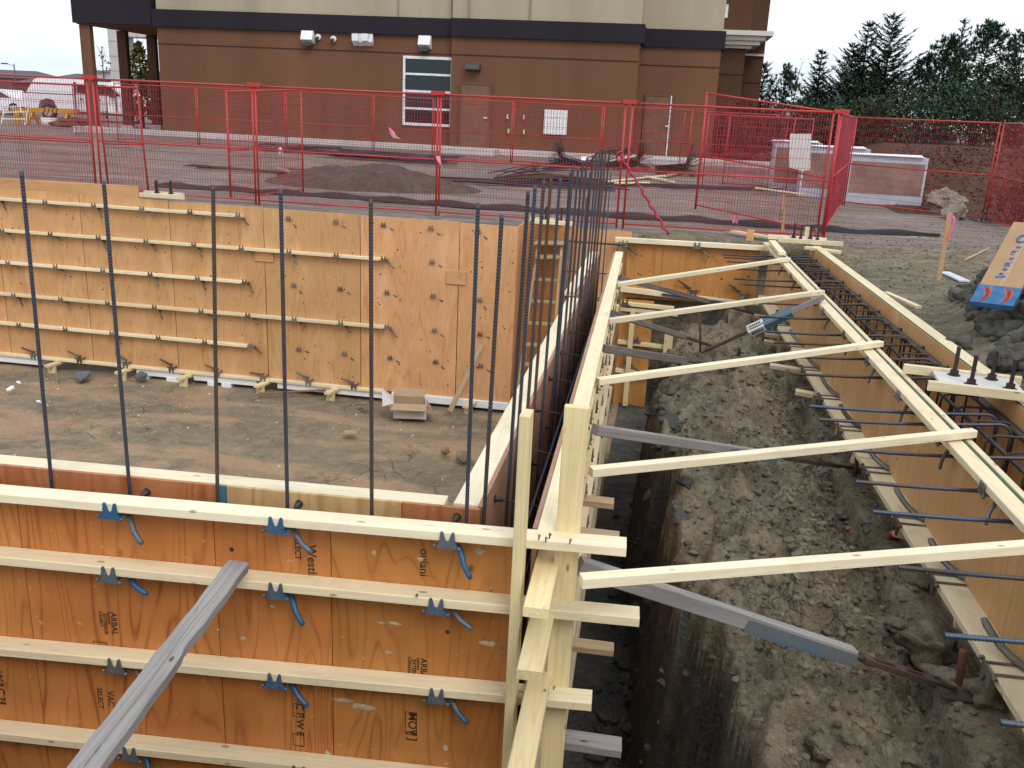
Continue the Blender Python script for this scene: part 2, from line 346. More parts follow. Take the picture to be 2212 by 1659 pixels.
# loose clods and pebbles (uncountable)
ICO = None
def ico(sub):
    bm = bmesh.new(); bmesh.ops.create_icosphere(bm, subdivisions=sub, radius=1.)
    v = [x.co.copy() for x in bm.verts]; f = [tuple(q.index for q in p.verts) for p in bm.faces]; bm.free(); return v, f
ICO1 = ico(1); ICO2 = ico(2); ICO3 = ico(3)
def rock(mb, c, r, rnd, base=ICO1, mi=0, flat=.7, amp=.45, smooth=False):
    o = V((rnd.uniform(-99, 99),)*3); q = Matrix.Rotation(rnd.uniform(0, 6.3), 3, 'Z') @ Matrix.Rotation(rnd.uniform(-.5, .5), 3, 'X')
    s = V((rnd.uniform(.7, 1.3), rnd.uniform(.7, 1.2), rnd.uniform(.6, 1.)*flat))
    mb.poly([V(c)+q @ V((p.x*s.x, p.y*s.y, p.z*s.z))*r*(1+amp*noise.noise(p*1.7+o)+amp*.5*noise.noise(p*4+o)) for p in base[0]], base[1], mi, smooth)
def scatter(name, n, sample, rr, mats, seed, base=ICO1, flat=.7, sink=.3, smooth=False):
    rnd = random.Random(seed); mb = MB(); nm = len(mats)
    for _ in range(n):
        x, y = sample(rnd); r = rr[0]*(rr[1]/rr[0])**(rnd.random()**2.2)
        rock(mb, (x, y, gz(x, y)+r*flat*(1-sink*2)*.5), r, rnd, base, rnd.randrange(nm), flat, .55, smooth)
    o = mb.build(name, mats); return tag(o, kind='stuff')
CL_D2 = soil('clay_clod_dry', (.11, .105, .09), (.16, .15, .12), (.22, .2, .155), 1.3, 0, 0, .9); CL_L = soil('crumb_light', (.15, .13, .09), (.22, .18, .12), (.28, .235, .165), 1., 0, 0, .6); CL_K = soil('crumb_dark', (.08, .072, .056), (.115, .102, .078), (.14, .125, .095), 1., 0, 0, .6)
scatter('clay_clods', 8000, lambda r: (r.triangular(.1, 1.62, 1.2), r.triangular(2.7, 11.5, 4.)), (.004, .031), [CLAY, CLAY, CL_L, CLAY, CL_K], 1, ICO1, .75, .3)
scatter('clay_clods', 2600, lambda r: (lambda y: (2.45+.10*(y-5.6)+abs(r.gauss(0, .75)), y))(r.uniform(4.8, 9.3)), (.008, .12), [CLAY_D, CLAY_D, CL_D2], 2, ICO2, .8, .35, True)
scatter('yard_pebbles', 4500, lambda r: (r.uniform(2.15, 6.), r.triangular(7, 18, 11)), (.006, .024), [CLAY, CL_L, CL_L, CL_K], 3)
PEB = simple('white_crumbs', (.62, .61, .58), .9)
scatter('foam_crumbs', 380, lambda r: (-2.-7.8*r.random(), 12.0-3.2*abs(r.gauss(0, .4))), (.004, .017), [PEB, PEB, YARD], 4)
scatter('trench_clods', 300, lambda r: (r.uniform(-.2, .3), r.uniform(2.5, 9)), (.02, .09), [CLAY_D], 5)

# ------------------------------------------------------------------ the brown building
def stucco(name, c):
    m, nt, b = mat(name); k = N(nt); wq = k.world(); n = k.noise(wq, 26, 4); s = k.noise(k.world((.5, .5, .08)), 1.3, 4)
    col = k.mix(k.ramp(s, (.3, 0.), (.7, 1.)), tuple(x*.84 for x in c), tuple(x*1.12 for x in c))
    done(k, b, col, .9, k.bump(n, .5, .02), spec=.2); return m
BROWN = stucco('stucco_brown', (.162, .078, .045)); BAND = stucco('band_charcoal', (.024, .020, .027)); BEIGE = stucco('stucco_beige', (.40, .345, .25))
DBROWN = stucco('stucco_dark_brown', (.105, .052, .032)); CONC = stucco('concrete_pale', (.56, .54, .53)); GROOVE = simple('groove_dark', (.03, .014, .009), .9)
DOORM = simple('door_brown', (.17, .085, .045), .5); GLASS, gnt, gb_ = mat('window_glass'); gb_.inputs['Base Color'].default_value = (.012, .016, .018, 1); gb_.inputs['Roughness'].default_value = .06
FRAME_W = simple('frame_white', (.74, .77, .80), .4); LAMPG = simple('lamp_grey', (.05, .055, .06), .5); TRIM = simple('cornice_white', (.66, .63, .58), .6, 0, .05)
b0 = aty(352, 277, 32); b1 = aty(976, 318, 32); b2 = aty(1365, 337, 31.75); xL, xM, xR = -18.36, aty(978, 100, 31.9).x, aty(1378, 150, 31.75).x
xS = aty(1558, 110, 33).x
bld = thing('commercial_building', 'brown and beige stucco building with dark band, doors and white framed window', 'building', ((xL+xR)/2, 34, .2))
def bpart(name, m_, *boxes, parent=None):
    mb = MB()
    for q in boxes: mb.box(*q)
    return mb.build(name, m_, parent or bld)
zb, zt = -.1, aty(340, 57, 32).z; zt2 = aty(340, 20, 32).z
bpart('wall', BROWN, (xL, xM, 32, 44, zb, zt), (xM, xR, 31.75, 44, zb, zt), (xR, xS, 33., 44, zb, zt))
bpart('fascia_band', BAND, (xL-.12, xM, 31.88, 44, zt, zt2), (xM, xR+.12, 31.63, 44, zt, zt2+.0), (xR+.12, xS+.1, 32.9, 44, zt-.02, zt2-.02))
up = bpart('upper_wall', BEIGE, (xL, xM, 32.02, 44, zt2, 11), (xM, xR, 31.77, 44, zt2, 11), (xR, xS, 33.02, 44, zt2-.02, 11))
mbg = MB()
for pxx in (860, 975, 1016, 1147): 
    X = aty(pxx, 40, 32).x; mbg.box(X-.018, X+.018, 31.72 if X > xM else 31.99, 32.03, zt2+.01, 11)
mbg.build('panel_joint', simple('joint_grey', (.27, .24, .19), .9), bld)
zg = aty(340, 93, 32).z
bpart('wall_groove', GROOVE, (xL, xM, 31.985, 32.02, zg-.03, zg), (xM, xR, 31.735, 31.77, zg-.03, zg), (xR, xS, 32.985, 33.02, zg-.06, zg-.03))
bpart('foundation_strip', CONC, (-21.7, xM, 31.55, 31.99, .0, .30), (xM, xR, 31.2, 31.74, .0, .30), (xR, xS+2.2, 31.6, 32.99, .0, .30))
bpart('entrance_slab', CONC, (aty(960, 335, 31).x, aty(1075, 340, 31).x, 30.2, 31.19, .05, .29))
bpart('entrance_slab', CONC, (aty(1385, 335, 31).x, aty(1490, 340, 31).x, 30.4, 31.59, .05, .29))
# window
q0 = aty(871, 120, 31.95); q1 = aty(976, 275, 31.95)
win = MB().box(q0.x+.02, q1.x-.02, 31.965, 31.99, q1.z+.02, q0.z-.02).build('window', GLASS, bld)
mbw = MB(); H_ = q0.z-q1.z
mbf = MB(); mbf.box(q0.x, q1.x, 31.93, 31.995, q1.z, q1.z+.09).box(q0.x, q1.x, 31.93, 31.995, q0.z-.09, q0.z)
for X in (q0.x, q1.x-.08): mbf.box(X, X+.08, 31.932, 31.994, q1.z+.09, q0.z-.09)
for f_ in (.25, .50, .745): mbf.box(q0.x+.08, q1.x-.08, 31.934, 31.993, q1.z+H_*f_-.035, q1.z+H_*f_+.035)
mbf.build('window_frame', FRAME_W, win)
# doors
def door(xa, xb, ztop, zbot, Y, hx):
    d = MB().box(xa, xb, Y-.05, Y-.01, zbot, ztop).build('door', DOORM, bld)
    f = MB()
    f.box(xa-.07, xa, Y-.07, Y-.005, zbot, ztop+.07).box(xb, xb+.07, Y-.07, Y-.005, zbot, ztop+.07).box(xa, xb, Y-.07, Y-.005, ztop, ztop+.07)
    f.build('door_frame', BROWN, d)
    MB().box(hx-.06, hx+.06, Y-.13, Y-.05, zbot+.98, zbot+1.02).build('handle', FRAME_W, d)
a = aty(998, 182, 31.7); c = aty(1053, 315, 31.7); door(a.x, c.x, a.z, .3, 31.75, c.x-.1)
a = aty(1398, 207, 32.95); c = aty(1441, 334, 32.95); door(a.x, c.x, a.z, .3, 33., c.x-.1)
MB().box(aty(1441, 300, 32.9).x+.0, aty(1441, 300, 32.9).x+.04, 32.9, 32.99, .3, aty(1450, 207, 33).z).build('edge_seal', FRAME_W, bld)
# wall lamps, cameras, hangers, notice
def wl(px, py, w_, h_, d_, m_, name, Y, drop=True):
    p = aty(px, py, Y); t = MB()
    t.poly([V((p.x-w_/2, Y, p.z-h_/2)), V((p.x+w_/2, Y, p.z-h_/2)), V((p.x+w_/2, Y, p.z+h_/2)), V((p.x-w_/2, Y, p.z+h_/2)),
            V((p.x-w_/2, Y-d_, p.z-h_*.2)), V((p.x+w_/2, Y-d_, p.z-h_*.2)), V((p.x+w_/2, Y-d_*.6, p.z+h_/2)), V((p.x-w_/2, Y-d_*.6, p.z+h_/2))],
           [(0, 1, 5, 4), (1, 2, 6, 5), (2, 3, 7, 6), (3, 0, 4, 7), (4, 5, 6, 7)])
    o = t.build(name, m_, bld); return o, p
for (px, py) in ((668, 81), (920, 92)):
    o, p = wl(px, py, .42, .42, .3, WHITE, 'wall_lamp', 31.99)
    MB().box(p.x-.19, p.x+.13, 31.74, 31.97, p.z-.28, p.z-.215).build('lens', LAMPG, o)
for px in (775, 796):
    o, p = wl(px, 86, .36, .40, .16, FRAME_W, 'vent_hood', 31.99)
    MB().box(p.x-.16, p.x+.06, 31.72, 31.86, p.z-.05, p.z+.18).build('hood', WHITE, o)
for px, py in ((688, 80), (721, 84)):
    p = aty(px, py, 31.95); m_ = MB(); m_.tube([p+V((0, .04, 0)), p+V((0, -.06, -.0))], .10, 10); 
    o = m_.build('security_camera', WHITE, bld); MB().tube([p+V((0, -.05, -.03)), p+V((-.02, -.17, -.05))], .05, 8).build('lens', LAMPG, o)
p = aty(1023, 146, 31.7); MB().poly([V((p.x+x, y, p.z+z)) for x in (-.24, .24) for y, z in ((31.74, -.12), (31.74, .12), (31.5, .10), (31.45, -.06))], [(0, 1, 2, 3), (7, 6, 5, 4), (0, 4, 5, 1), (1, 5, 6, 2), (2, 6, 7, 3), (3, 7, 4, 0)]).build('wall_lamp', LAMPG, bld)
p = aty(1200, 264, 31.7); o = MB().box(p.x-.39, p.x+.39, 31.66, 31.735, p.z-.4, p.z+.4).build('notice_board', WHITE, bld)
for px, py in ((1097, 252), (1132, 253), (1099, 283), (1132, 285)):
    p = aty(px, py, 31.7); MB().box(p.x-.022, p.x+.022, 31.6, 31.74, p.z-.07, p.z+.07).build('anchor_clip', TRIM, bld)
# porch on the left: roof beam, three columns
xl = aty(163, 5, 32).x
bpart('porch_fascia', BAND, (xl-.1, xL-.14, 31.86, 38, zt2-.55, zt2+.6))
bpart('porch_beam', BROWN, (xl, xL-.02, 31.95, 38, aty(250, 55, 32).z+.0, zt2-.56))
zc = aty(250, 55, 32).z-.01
for pxa, pxb, Y in ((176, 198, 32.), (255, 274, 34.6), (318, 336, 36.5)):
    xa = aty(pxa, 120, Y).x; xb = aty(pxb, 120, Y).x
    bpart('porch_column', DBROWN if Y > 33 else BROWN, (xa, xb, Y, Y+.22, -.1, zc)); bpart('plinth', CONC, (xa-.06, xb+.06, Y-.06, Y+.28, -.1, .32))
# right wing
wing = thing('building_wing', 'dark brown wing with white moulded cornice at right end of building', 'building', (2.2, 38, 0))
xa = xS+.001; Yw = 36.; xb1 = aty(1606, 150, Yw).x; xw = aty(1653, 100, 38).x
def wpart(name, m_, *boxes):
    mb = MB()
    for q in boxes: mb.box(*q)
    return mb.build(name, m_, wing)
ztc = aty(1600, 105, Yw).z
wpart('wall', DBROWN, (xS-.3, xb1, Yw, 44, -.1, ztc), (xS-.3, xw, 38, 46, -.1, 11))
zc0 = aty(1600, 68, Yw).z; hs_ = (zc0-ztc)
for i_, (a_, b_, o_) in enumerate(((0, .2, .12), (.2, .45, .30), (.45, .72, .42), (.72, 1., .58))):
    wpart('cornice', TRIM, (xS-.3, xb1+o_*1.5, Yw-o_, Yw+1.9, ztc+hs_*a_, ztc+hs_*b_-.004))
wpart('wall_groove', GROOVE, (xS-.3, xb1, Yw-.015, Yw+.02, aty(1580, 160, Yw).z-.04, aty(1580, 160, Yw).z), (xb1, xw, 37.985, 38.02, aty(1625, 178, 38).z-.04, aty(1625, 178, 38).z))
wpart('trim_line', TRIM, (xb1, xw, 37.9, 38.02, aty(1630, 119, 38).z-.04, aty(1630, 119, 38).z+.04))
p = aty(1567, 22, 35.9); wpart('window_surround', FRAME_W, (xS-.2, p.x+.1, 35.95, 36.2, p.z-.24, p.z+.2))
wpart('ledge', DBROWN, (xS-.3, xb1+.1, Yw+.2, 38, ztc+hs_, 11))
# ------------------------------------------------------------------ form hardware
def bracket_parts(m_):
    b = MB(); I = Matrix.Identity(4)
    # local: x along the waler, y into the form, z up; origin on the waler's front lower edge
    prof = [(-.034, -.016), (-.026, -.004), (-.021, .036), (-.014, .036), (-.005, .006), (.005, .006), (.014, .036), (.021, .036), (.026, -.004), (.034, -.016), (.022, -.020), (-.022, -.020)]
    b.extrude(prof, Matrix.Translation(V((0, -.007, 0))), .006)
    b.box(-.026, -.020, -.002, .088, -.018, -.001); b.box(.020, .026, -.002, .088, -.018, -.001)
    b.box(-.028, .028, .082, .089, -.04, .0)
    b.tube([(-.036, -.006, -.014), (-.043, -.004, -.012)], .006, 6).tube([(.034, -.006, -.016), (.042, -.004, -.018)], .006, 6)
    return b.mesh('bracket', m_)
def lever_parts(m_):
    l = MB(); l.tube([(.0, .07, -.022), (.035, .05, -.022), (.055, .035, -.032), (.075, .022, -.047), (.105, .012, -.062), (.118, .010, -.068)], [.009, .010, .010, .009, .009, .007], 6)
    return l.mesh('lever', m_)
BR = {n: bracket_parts(m_) for n, m_ in (('b', BLUE), ('g', GALV), ('r', GALV_R))}
LV = {n: lever_parts(m_) for n, m_ in (('b', BLUE), ('g', GALV), ('r', GALV_R))}
def bracket(kind, M, parent, rot=0., s=1., mir=False):
    M = M @ Matrix.Scale(s, 4)
    o = put('bracket', BR[kind], M, parent)
    Ml = M @ Matrix.Translation(V((.0, .04, -.02))) @ Matrix.Rotation(rot, 4, 'Y') @ Matrix.Translation(V((0, -.04, .02)))
    if mir: Ml = Ml @ Matrix.Scale(-1, 4, V((1, 0, 0)))
    put('lever', LV[kind], Ml, o); return o
def face(p, d):      # frame: x along d, y = into the form (left normal), z up
    d = V(d).normalized(); y = V((0, 0, 1)).cross(d); M = Matrix((d, y, V((0, 0, 1)))).transposed().to_4x4(); M.translation = V(p); return M
def sheet(a, b, z0, z1, t, m_, parent, holes=0, seed=0, gap=.003):
    """plywood standing on the line a-b; thickness t to the left of a->b; long axis vertical"""
    a = V((*a, 0)); b = V((*b, 0)); d = (b-a).normalized(); y = V((0, 0, 1)).cross(d)
    c = (a+b)/2+y*t/2; o = V((c.x, c.y, z0)); M = Matrix((V((0, 0, 1)), d, V((0, 0, 1)).cross(d))).transposed().to_4x4(); M.translation = o
    L = (b-a).length; mb = MB(); mb.prism(Matrix.Identity(4), z1-z0, L-gap, t, .0012)
    rnd = random.Random(seed)
    for i in range(holes):
        hx, hy = rnd.uniform(.08, z1-z0-.08), rnd.choice((-.3, -.1, .12, .32, .42))*L+rnd.uniform(-.03, .03); r = rnd.uniform(.008, .013)
        for sg in (-1, 1):
            pts = [V((hx+r*math.cos(q), hy+r*math.sin(q), sg*(t/2+.0008))) for q in np.linspace(0, 6.283, 9)[:-1]]
            mb.poly(pts, [tuple(range(8)) if sg > 0 else tuple(reversed(range(8)))], 1)
    return put('plywood_sheet', mb.mesh('plywood_sheet', [m_, HOLE]), M, parent)
HOLE = simple('drill_hole', (.03, .017, .01), .9)
EDGE_G = simple('green_edge_paint', (.06, .12, .07), .8, 0, .5, 20.)

def cone_tie(parent, p, q, wire=True):
    """snap tie: plastic cone at p pointing to q, wire from p to q"""
    p = V(p); q = V(q); d = (q-p).normalized(); mb = MB()
    mb.tube([p, p+d*.012, p+d*.04], [.017, .014, .006], 10)
    o = mb.build('tie_cone', CONE, parent)
    if wire: MB().tube([p+d*.03, p.lerp(q, .5)+V((0, 0, .006)), q], .003, 5).build('tie_wire', RUST, o)
    return o

# ------------------------------------------------------------------ front wall forms
def FY(x, off=0.): return 2.97+.0456*(x+.42)+off
fd_ = V((1, .0456, 0)).normalized()
fo = thing('wall_form', 'near outer form of orange oiled plywood with cream walers and blue clamp brackets', 'formwork', (-1.6, FY(-1.6), -2.3))
seams = [-3.6, -2.44, -1.62, -1.148, -.40]
for i in range(4):
    sheet((seams[i], FY(seams[i], .089)), (seams[i+1], FY(seams[i+1], .089)), -2.3, .092, .018, PLY_NEAR, fo, 3, i)
WZ = [(.10, .125), (-.175, -.155), (-.60, -.545), (-1.02, -.98), (-1.5, -1.46)]     # waler tops at x=-2.6 and x=-.42
XE = [aty(1352, 1185, 2.93).x, aty(1380, 1350, 2.93).x, aty(1277, 1510, 2.93).x, -.36, -.36]
LW = [LUM_W, LUM, LUM, LUM, LUM]
def wz(i, x): a, b = WZ[i]; return a+(b-a)*(x+2.6)/2.18
for i in range(5):
    xa, xb = -3.5, XE[i]
    beam('waler', (xa, FY(xa, .0445), wz(i, xa)-.019), (xb, FY(xb, .0445), wz(i, xb)-.019), .089, .038, LW[i], fo)
bpx = [[(240, 1112), (590, 1152), (958, 1196)], [(237, 1248), (590, 1294), (934, 1338)], [(250, 1441), (588, 1492), (935, 1535)], [(-60, 1600), (282, 1640), (640, 1690)]]
rots = [[.35, .12, .55], [-.1, .45, .0], [.0, .15, .22], [.2, .5, .2]]
for i, row in enumerate(bpx):
    for j, (x, y) in enumerate(row):
        X = aty(x, y, 2.9).x
        M = face((X, FY(X), wz(i, X)-.040), fd_)
        bracket('g' if (i, j) == (2, 0) else 'b', M, fo, rots[i][j], 1.2)
# partial mill stamps on the plywood
def letters(body, size, M, mt, parent, name='stamp', thick=.0003, bold=0.):
    cu = bpy.data.curves.new('lettering', 'FONT'); cu.body = body; cu.size = size; cu.extrude = thick; cu.offset = bold; cu.align_x = 'LEFT'
    tmp = bpy.data.objects.new('lettering', cu); COL.objects.link(tmp)
    dg = bpy.context.evaluated_depsgraph_get(); me = bpy.data.meshes.new_from_object(tmp.evaluated_get(dg))
    bpy.data.objects.remove(tmp); me.materials.clear(); me.materials.append(mt)
    return put(name, me, M, parent)
def stamp(txts, px, py, size, parent=fo, rotdown=True):
    """vertical mill stamp reading downward; columns to the left of the first"""
    X0 = aty(px, py, 3.02)
    for j, (t, dx, dz, s) in enumerate(txts):
        x = X0.x+dx; 
        xa = V((0, 0, -1)); ya = fd_; za = xa.cross(ya)
        M = Matrix((xa, ya, za)).transposed().to_4x4(); M.translation = V((x, FY(x, .0885), X0.z-dz))
        letters(t, s*size, M, INK, parent, bold=.0006)
stamp([('Westla', 0, 0, 1.45), ('ELECT', -.05, -.02, .9)], 664, 1176, .036)
stamp([('ouiani', 0, 0, 1.3)], 905, 1190, .038)
stamp([('Westla', 0, -.13, 1.2)], -4, 1095, .05)
stamp([('ARBAL', 0, 0, 1.), ('====', -.02, 0, .7), ('EXTERIOR', -.034, .01, .6), ('CANPLY', -.052, 0, .55)], 250, 1312, .036)
stamp([('ARBAL', 0, 0, 1.), ('====', -.02, 0, .7), ('EXTERIOR', -.034, .01, .6), ('CANADA', -.052, 0, .55)], 906, 1428, .036)
stamp([('MOV', 0, 0, 1.), ('[ ]', .002, .09, 1.)], 880, 1545, .05)
stamp([('C F W E', 0, 0, 1.)], 640, 1518, .045)
stamp([('VAC', 0, 0, 1.1), ('SELECT', -.045, -.01, .9)], 243, 1480, .036)
stamp([('WAC H', 0, 0, 1.), ('S A', -.03, .08, .8)], 10, 1430, .05)
def stampbox(px, py, w_, h_):
    p = aty(px, py, 3.02); mb = MB(); t = .003; y = FY(p.x, .0882)
    for a, b, c, d in ((-w_/2, w_/2, -t, 0), (-w_/2, w_/2, -h_, -h_+t), (-w_/2, -w_/2+t, -h_, 0), (w_/2-t, w_/2, -h_, 0)): mb.box(p.x+a, p.x+b, y-.0006, y+.0004, p.z+c, p.z+d)
    mb.build('stamp', INK, fo)
for q in ((645, 1520, .05, .065), (645, 1585, .05, .06), (228, 1375, .06, .06), (885, 1545, .05, .11), (20, 1470, .04, .07), (645, 1625, .05, .06)): stampbox(*q)
# concrete splashes on the face
SPL = simple('concrete_splash', (.50, .40, .27), .9, 0, .3, 30.)
def splash(px, py, w_, h_, seed):
    p = aty(px, py, 3.02); rnd = random.Random(seed); n = 26; w_ *= .8; h_ *= .75; mb = MB(); y = FY(p.x, .0875)
    pts = [V((p.x+w_*math.cos(q)*(1+.9*noise.noise(V((math.cos(q)*2.6, math.sin(q)*1.6, seed)))), y, p.z+h_*math.sin(q)*(1+.9*noise.noise(V((math.cos(q)*3.1, math.sin(q)*3.1, seed+9)))))) for q in np.linspace(0, 6.283, n+1)[:-1]]
    mb.poly(pts+[V((p.x, y-.0012, p.z))], [(i, (i+1) % n, n) for i in range(n)]); mb.build('concrete_splash', SPL, fo)
for i, q in enumerate(((850, 1352, .035, .009), (823, 1350, .02, .007), (1050, 1400, .05, .014), (780, 1530, .075, .018), (740, 1515, .06, .012), (806, 1197, .010, .014), (905, 1213, .012, .014), (838, 1414, .018, .010), (1033, 1200, .02, .02), (960, 1625, .016, .02), (707, 1630, .02, .02), (590, 1308, .012, .008), (528, 1375, .016, .010), (475, 1355, .01, .006))): splash(*q, i)
# the old grey plank leaning on it
pa = aty(521, 1213, FY(-1.4)+.0); pb = atz(150, 1790, pa.z-.0)
pl0 = V((pa.x+.005, FY(pa.x)-.03, pa.z+.0)); d_ = sight(190, 1659); pl1 = EYE+d_*2.25
pl1 = pl0+(pl1-pl0)*1.25
mp_, L_ = frame(pl0, pl1, (.15, -.3, 1)); mb = MB()
ns = 40
def plsec(i):
    x = L_*i/ns; wv = .038+.0015*math.sin(i*1.1)+.002*math.sin(i*.37+1); wv2 = .038+.0015*math.sin(i*.9+2); b_ = .004*math.sin(i/ns*3.1)
    if 14 <= i <= 17: wv2 -= .006
    return [(x, -wv, -.019+b_), (x, wv2, -.019+b_), (x, wv2, .016+b_), (x, wv2-.004, .019+b_), (x, .0055+.003*math.sin(i*.33), .019+b_), (x, .0035+.003*math.sin(i*.33), .0165+b_), (x, .0018+.003*math.sin(i*.33), .019+b_), (x, -wv+.004, .019+b_), (x, -wv, .016+b_)]
pts = [q for i in range(ns+1) for q in plsec(i)]; n9 = 9
mb.poly(pts, [tuple(reversed(range(n9))), tuple(ns*n9+j for j in range(n9))]+[(i*n9+j, i*n9+(j+1) % n9, (i+1)*n9+(j+1) % n9, (i+1)*n9+j) for i in range(ns) for j in range(n9)])
plank = put('plank', mb.mesh('plank', LUM_GREY), mp_); tag(plank, 'weathered grey cracked plank leaning against second waler of near form', 'plank')

fi = thing('wall_form', 'inner front form with reddish plywood strip and flat white board, behind six tall bars', 'formwork', (-1.6, FY(-1.6, .3), -2.3))
sx = aty(487, 1075, 3.21).x
for i, (a, b, m_) in enumerate(((-3.7, sx-.02, PLY_RED), (sx+.02, -.92, PLY_PALE), (-.92, -.605, PLY_RED))):
    sheet((a, FY(a, .268)), (b, FY(b, .268)), -2.4, .098, .018, m_, fi, 0, i)
sheet((sx-.02, FY(sx, .272)), (sx+.02, FY(sx, .272)), -2.4, .096, .012, BLUEP, fi)
beam('top_board', (-3.7, FY(-3.7, .331), .081), (-.755, FY(-.755, .331), .081), .089, .038, LUM_W, fi)
beam('waler', (-3.7, FY(-3.7, .331), -.5), (-.755, FY(-.755, .331), -.5), .089, .038, LUM, fi)
for px, py in ((15, 1020), (328, 1055), (648, 1086), (985, 1121)):
    p = aty(px, py, 3.2); cone_tie(fi, (p.x, FY(p.x, .267), p.z), (p.x-.02, FY(p.x, .12), p.z-.03))

# ------------------------------------------------------------------ long wall forms
li = thing('wall_form', 'inner long form topped by pale flat boards running away beside the rebar row', 'formwork', (-.65, 5.5, -2.4))
def XI(y): return -.602-.004*(y-3.26)
ys_ = [3.262, 4.48, 5.70, 6.92, 7.64]
for i in range(4): sheet((XI(ys_[i]), ys_[i]), (XI(ys_[i+1]), ys_[i+1]), -2.4, .098, .018, PLY_CAV, li, 0, i)
beam('top_board', (XI(3.4)-.068, 3.265, .081), (XI(7.64)-.068, 7.64, .081), .10, .038, LUM_W, li)
for z in (-.45, -1., -1.6): beam('waler', (XI(3.4)-.064, 3.4, z), (XI(7.64)-.064, 7.64, z), .089, .038, LUM, li)
for y in (3.55, 4.18, 4.8, 5.45, 6.1, 6.75, 7.4):
    cone_tie(li, (XI(y)+.001, y, .01), (-.41, y+.03, -.02)); cone_tie(li, (XI(y)+.001, y+.02, -.32), (-.41, y, -.33))
lf = thing('wall_form', 'farther inner long form with narrow pale top edge near the ladder', 'formwork', (-.68, 9, -2.4))
for a, b in ((7.75, 8.9), (8.9, 10.3)): sheet((-.655, a), (-.655, b), -2.4, .11, .018, PLY_CAV, lf)
beam('top_board', (-.735, 7.8, .10), (-.72, 10.3, .10), .089, .038, LUM_W, lf)

lo = thing('wall_form', 'outer long form of plywood with cream top waler and metal brackets above the trench', 'formwork', (-.35, 6.5, -2.4))
def XO(y): return -.372-.0185*(y-3.)          # cavity face
yo = [3.085, 4.2, 5.42, 6.64, 7.86, 9.08, 10.36]
for i in range(6): sheet((XO(yo[i])+.018, yo[i]), (XO(yo[i+1])+.018, yo[i+1]), -2.4, .118, .018, PLY_CAV, lo, 0, i)
def OW(z, m_, y0=2.6, y1=10.4, dx=0.): beam('waler', (XO(y0)+.065+dx, y0, z), (XO(y1)+.065+dx, y1, z), .089, .038, m_, lo)
OW(.105, LUM, 3.06)
for z, y0 in ((-.02, 2.72), (-.20, 2.62), (-.50, 2.44), (-1.0, 2.5), (-1.5, 2.5), (-2.0, 2.5)): OW(z, LUM_Y if z > -.6 else LUM, y0)
ld = V((XO(4)-XO(3), 1, 0)).normalized()
for zz, off in ((-.06, 0), (-.24, .3), (-.54, .1), (-1.04, .2)):
    for i in range(12):
        y = 3.7+.6*i+off*.5
        if y > 10.2: continue
        M = face((XO(y)+.1105, y, zz+.02), ld); bracket('r' if (i+int(zz*10)) % 3 else 'g', M, lo, .1*((i*7) % 5-2), 1.25)
for y0, y1 in ((3.062, 10.36),):      # dirty laminated top edge
    pass
# upright studs at the near corner
c1 = aty(1137, 905, 2.925); c2 = aty(1247, 885, 3.09)
pst = beam('corner_stud', (c1.x, 2.925, -2.4), (c1.x-.0, 2.925, .625), .038, .089, LUM_Y, None, up=(0, 1, 0)); tag(pst, 'narrow yellow upright stud standing in front of the near form corner', 'stud')
pst = beam('corner_stud', (c2.x-.005, 3.08, -2.4), (c2.x, 3.08, .615), .089, .038, LUM_Y, None, up=(0, 1, 0)); tag(pst, 'wide yellow upright stud on outside of the near corner, behind waler ends', 'stud')
for par, qs in ((fo, ((1163, 1163), (1186, 1160), (1178, 1168), (1230, 1172), (900, 1290), (1083, 1400), (1175, 1495), (1195, 1488), (1060, 1275))),):
    for i_, (x, y) in enumerate(qs):
        p = aty(x, y, 2.955); MB().tube([p+V((0, .01, -.01)), p+V((.004, -.012, .016))], .0028, 6).tube([p+V((.004, -.012, .016)), p+V((.0045, -.0135, .018))], .006, 8).build('nail', GALV_R, par)
o = beam('stub_board', aty(1215, 1596, 3.16), aty(1342, 1615, 3.17), .089, .038, LUM_GREY); tag(o, 'grey nail scarred board end poking out low over the dark trench', 'board')
# trench side blocks at the foot of the outer form
for i, (px, py, z) in enumerate(((1305, 1160, -1.0), (1298, 1400, -1.15), (1300, 1085, -.95))):
    p = aty(px, py, 3.9+.5*i); o = beam('stub_board', p+V((-.16, 0, 0)), p+V((.07, .01, -.005)), .089, .038, LUM_OLD)
    tag(o, ('short board end jutting from the outer form into the dark trench, beside near corner', 'lower board end jutting into dark trench below the near corner', 'farther board end jutting into dark trench behind the wide stud')[i], 'board', 'board ends jutting into the trench')

# ------------------------------------------------------------------ far wall form
FYW = 12.2
fw = thing('wall_form', 'tall far wall form of tan plywood with rows of thin walers and small clamps', 'formwork', (-6, FYW, -2.4))
sX = [-12.6, -11.2, -9.8, -8.40, -6.997, -5.56, -4.13, -2.71, -1.90]
for i in range(8):
    tz = .16+(.10-.16)*((sX[i]+9.67)/7.77)
    sheet((sX[i], FYW), (sX[i+1], FYW), -2.40, tz, .018, PLY_FAR, fw, 14, 20+i, .012)
xe = [aty(520, 462, 12.1).x, aty(830, 557, 12.1).x, aty(527, 598, 12.1).x, aty(830, 690, 12.1).x, aty(531, 727, 12.1).x, aty(826, 830, 12.1).x]
rz = [.045, -.42, -.90, -1.39, -1.85, -2.35]
for i, (xq, z) in enumerate(zip(xe, rz)):
    zr = z-.012*1
    beam('waler', (-12.4, FYW-.046, z-.02), (xq, FYW-.046, zr-.03), .089, .040, LUM if i % 2 else LUM_W, fw)
fdx = V((1, 0, 0))
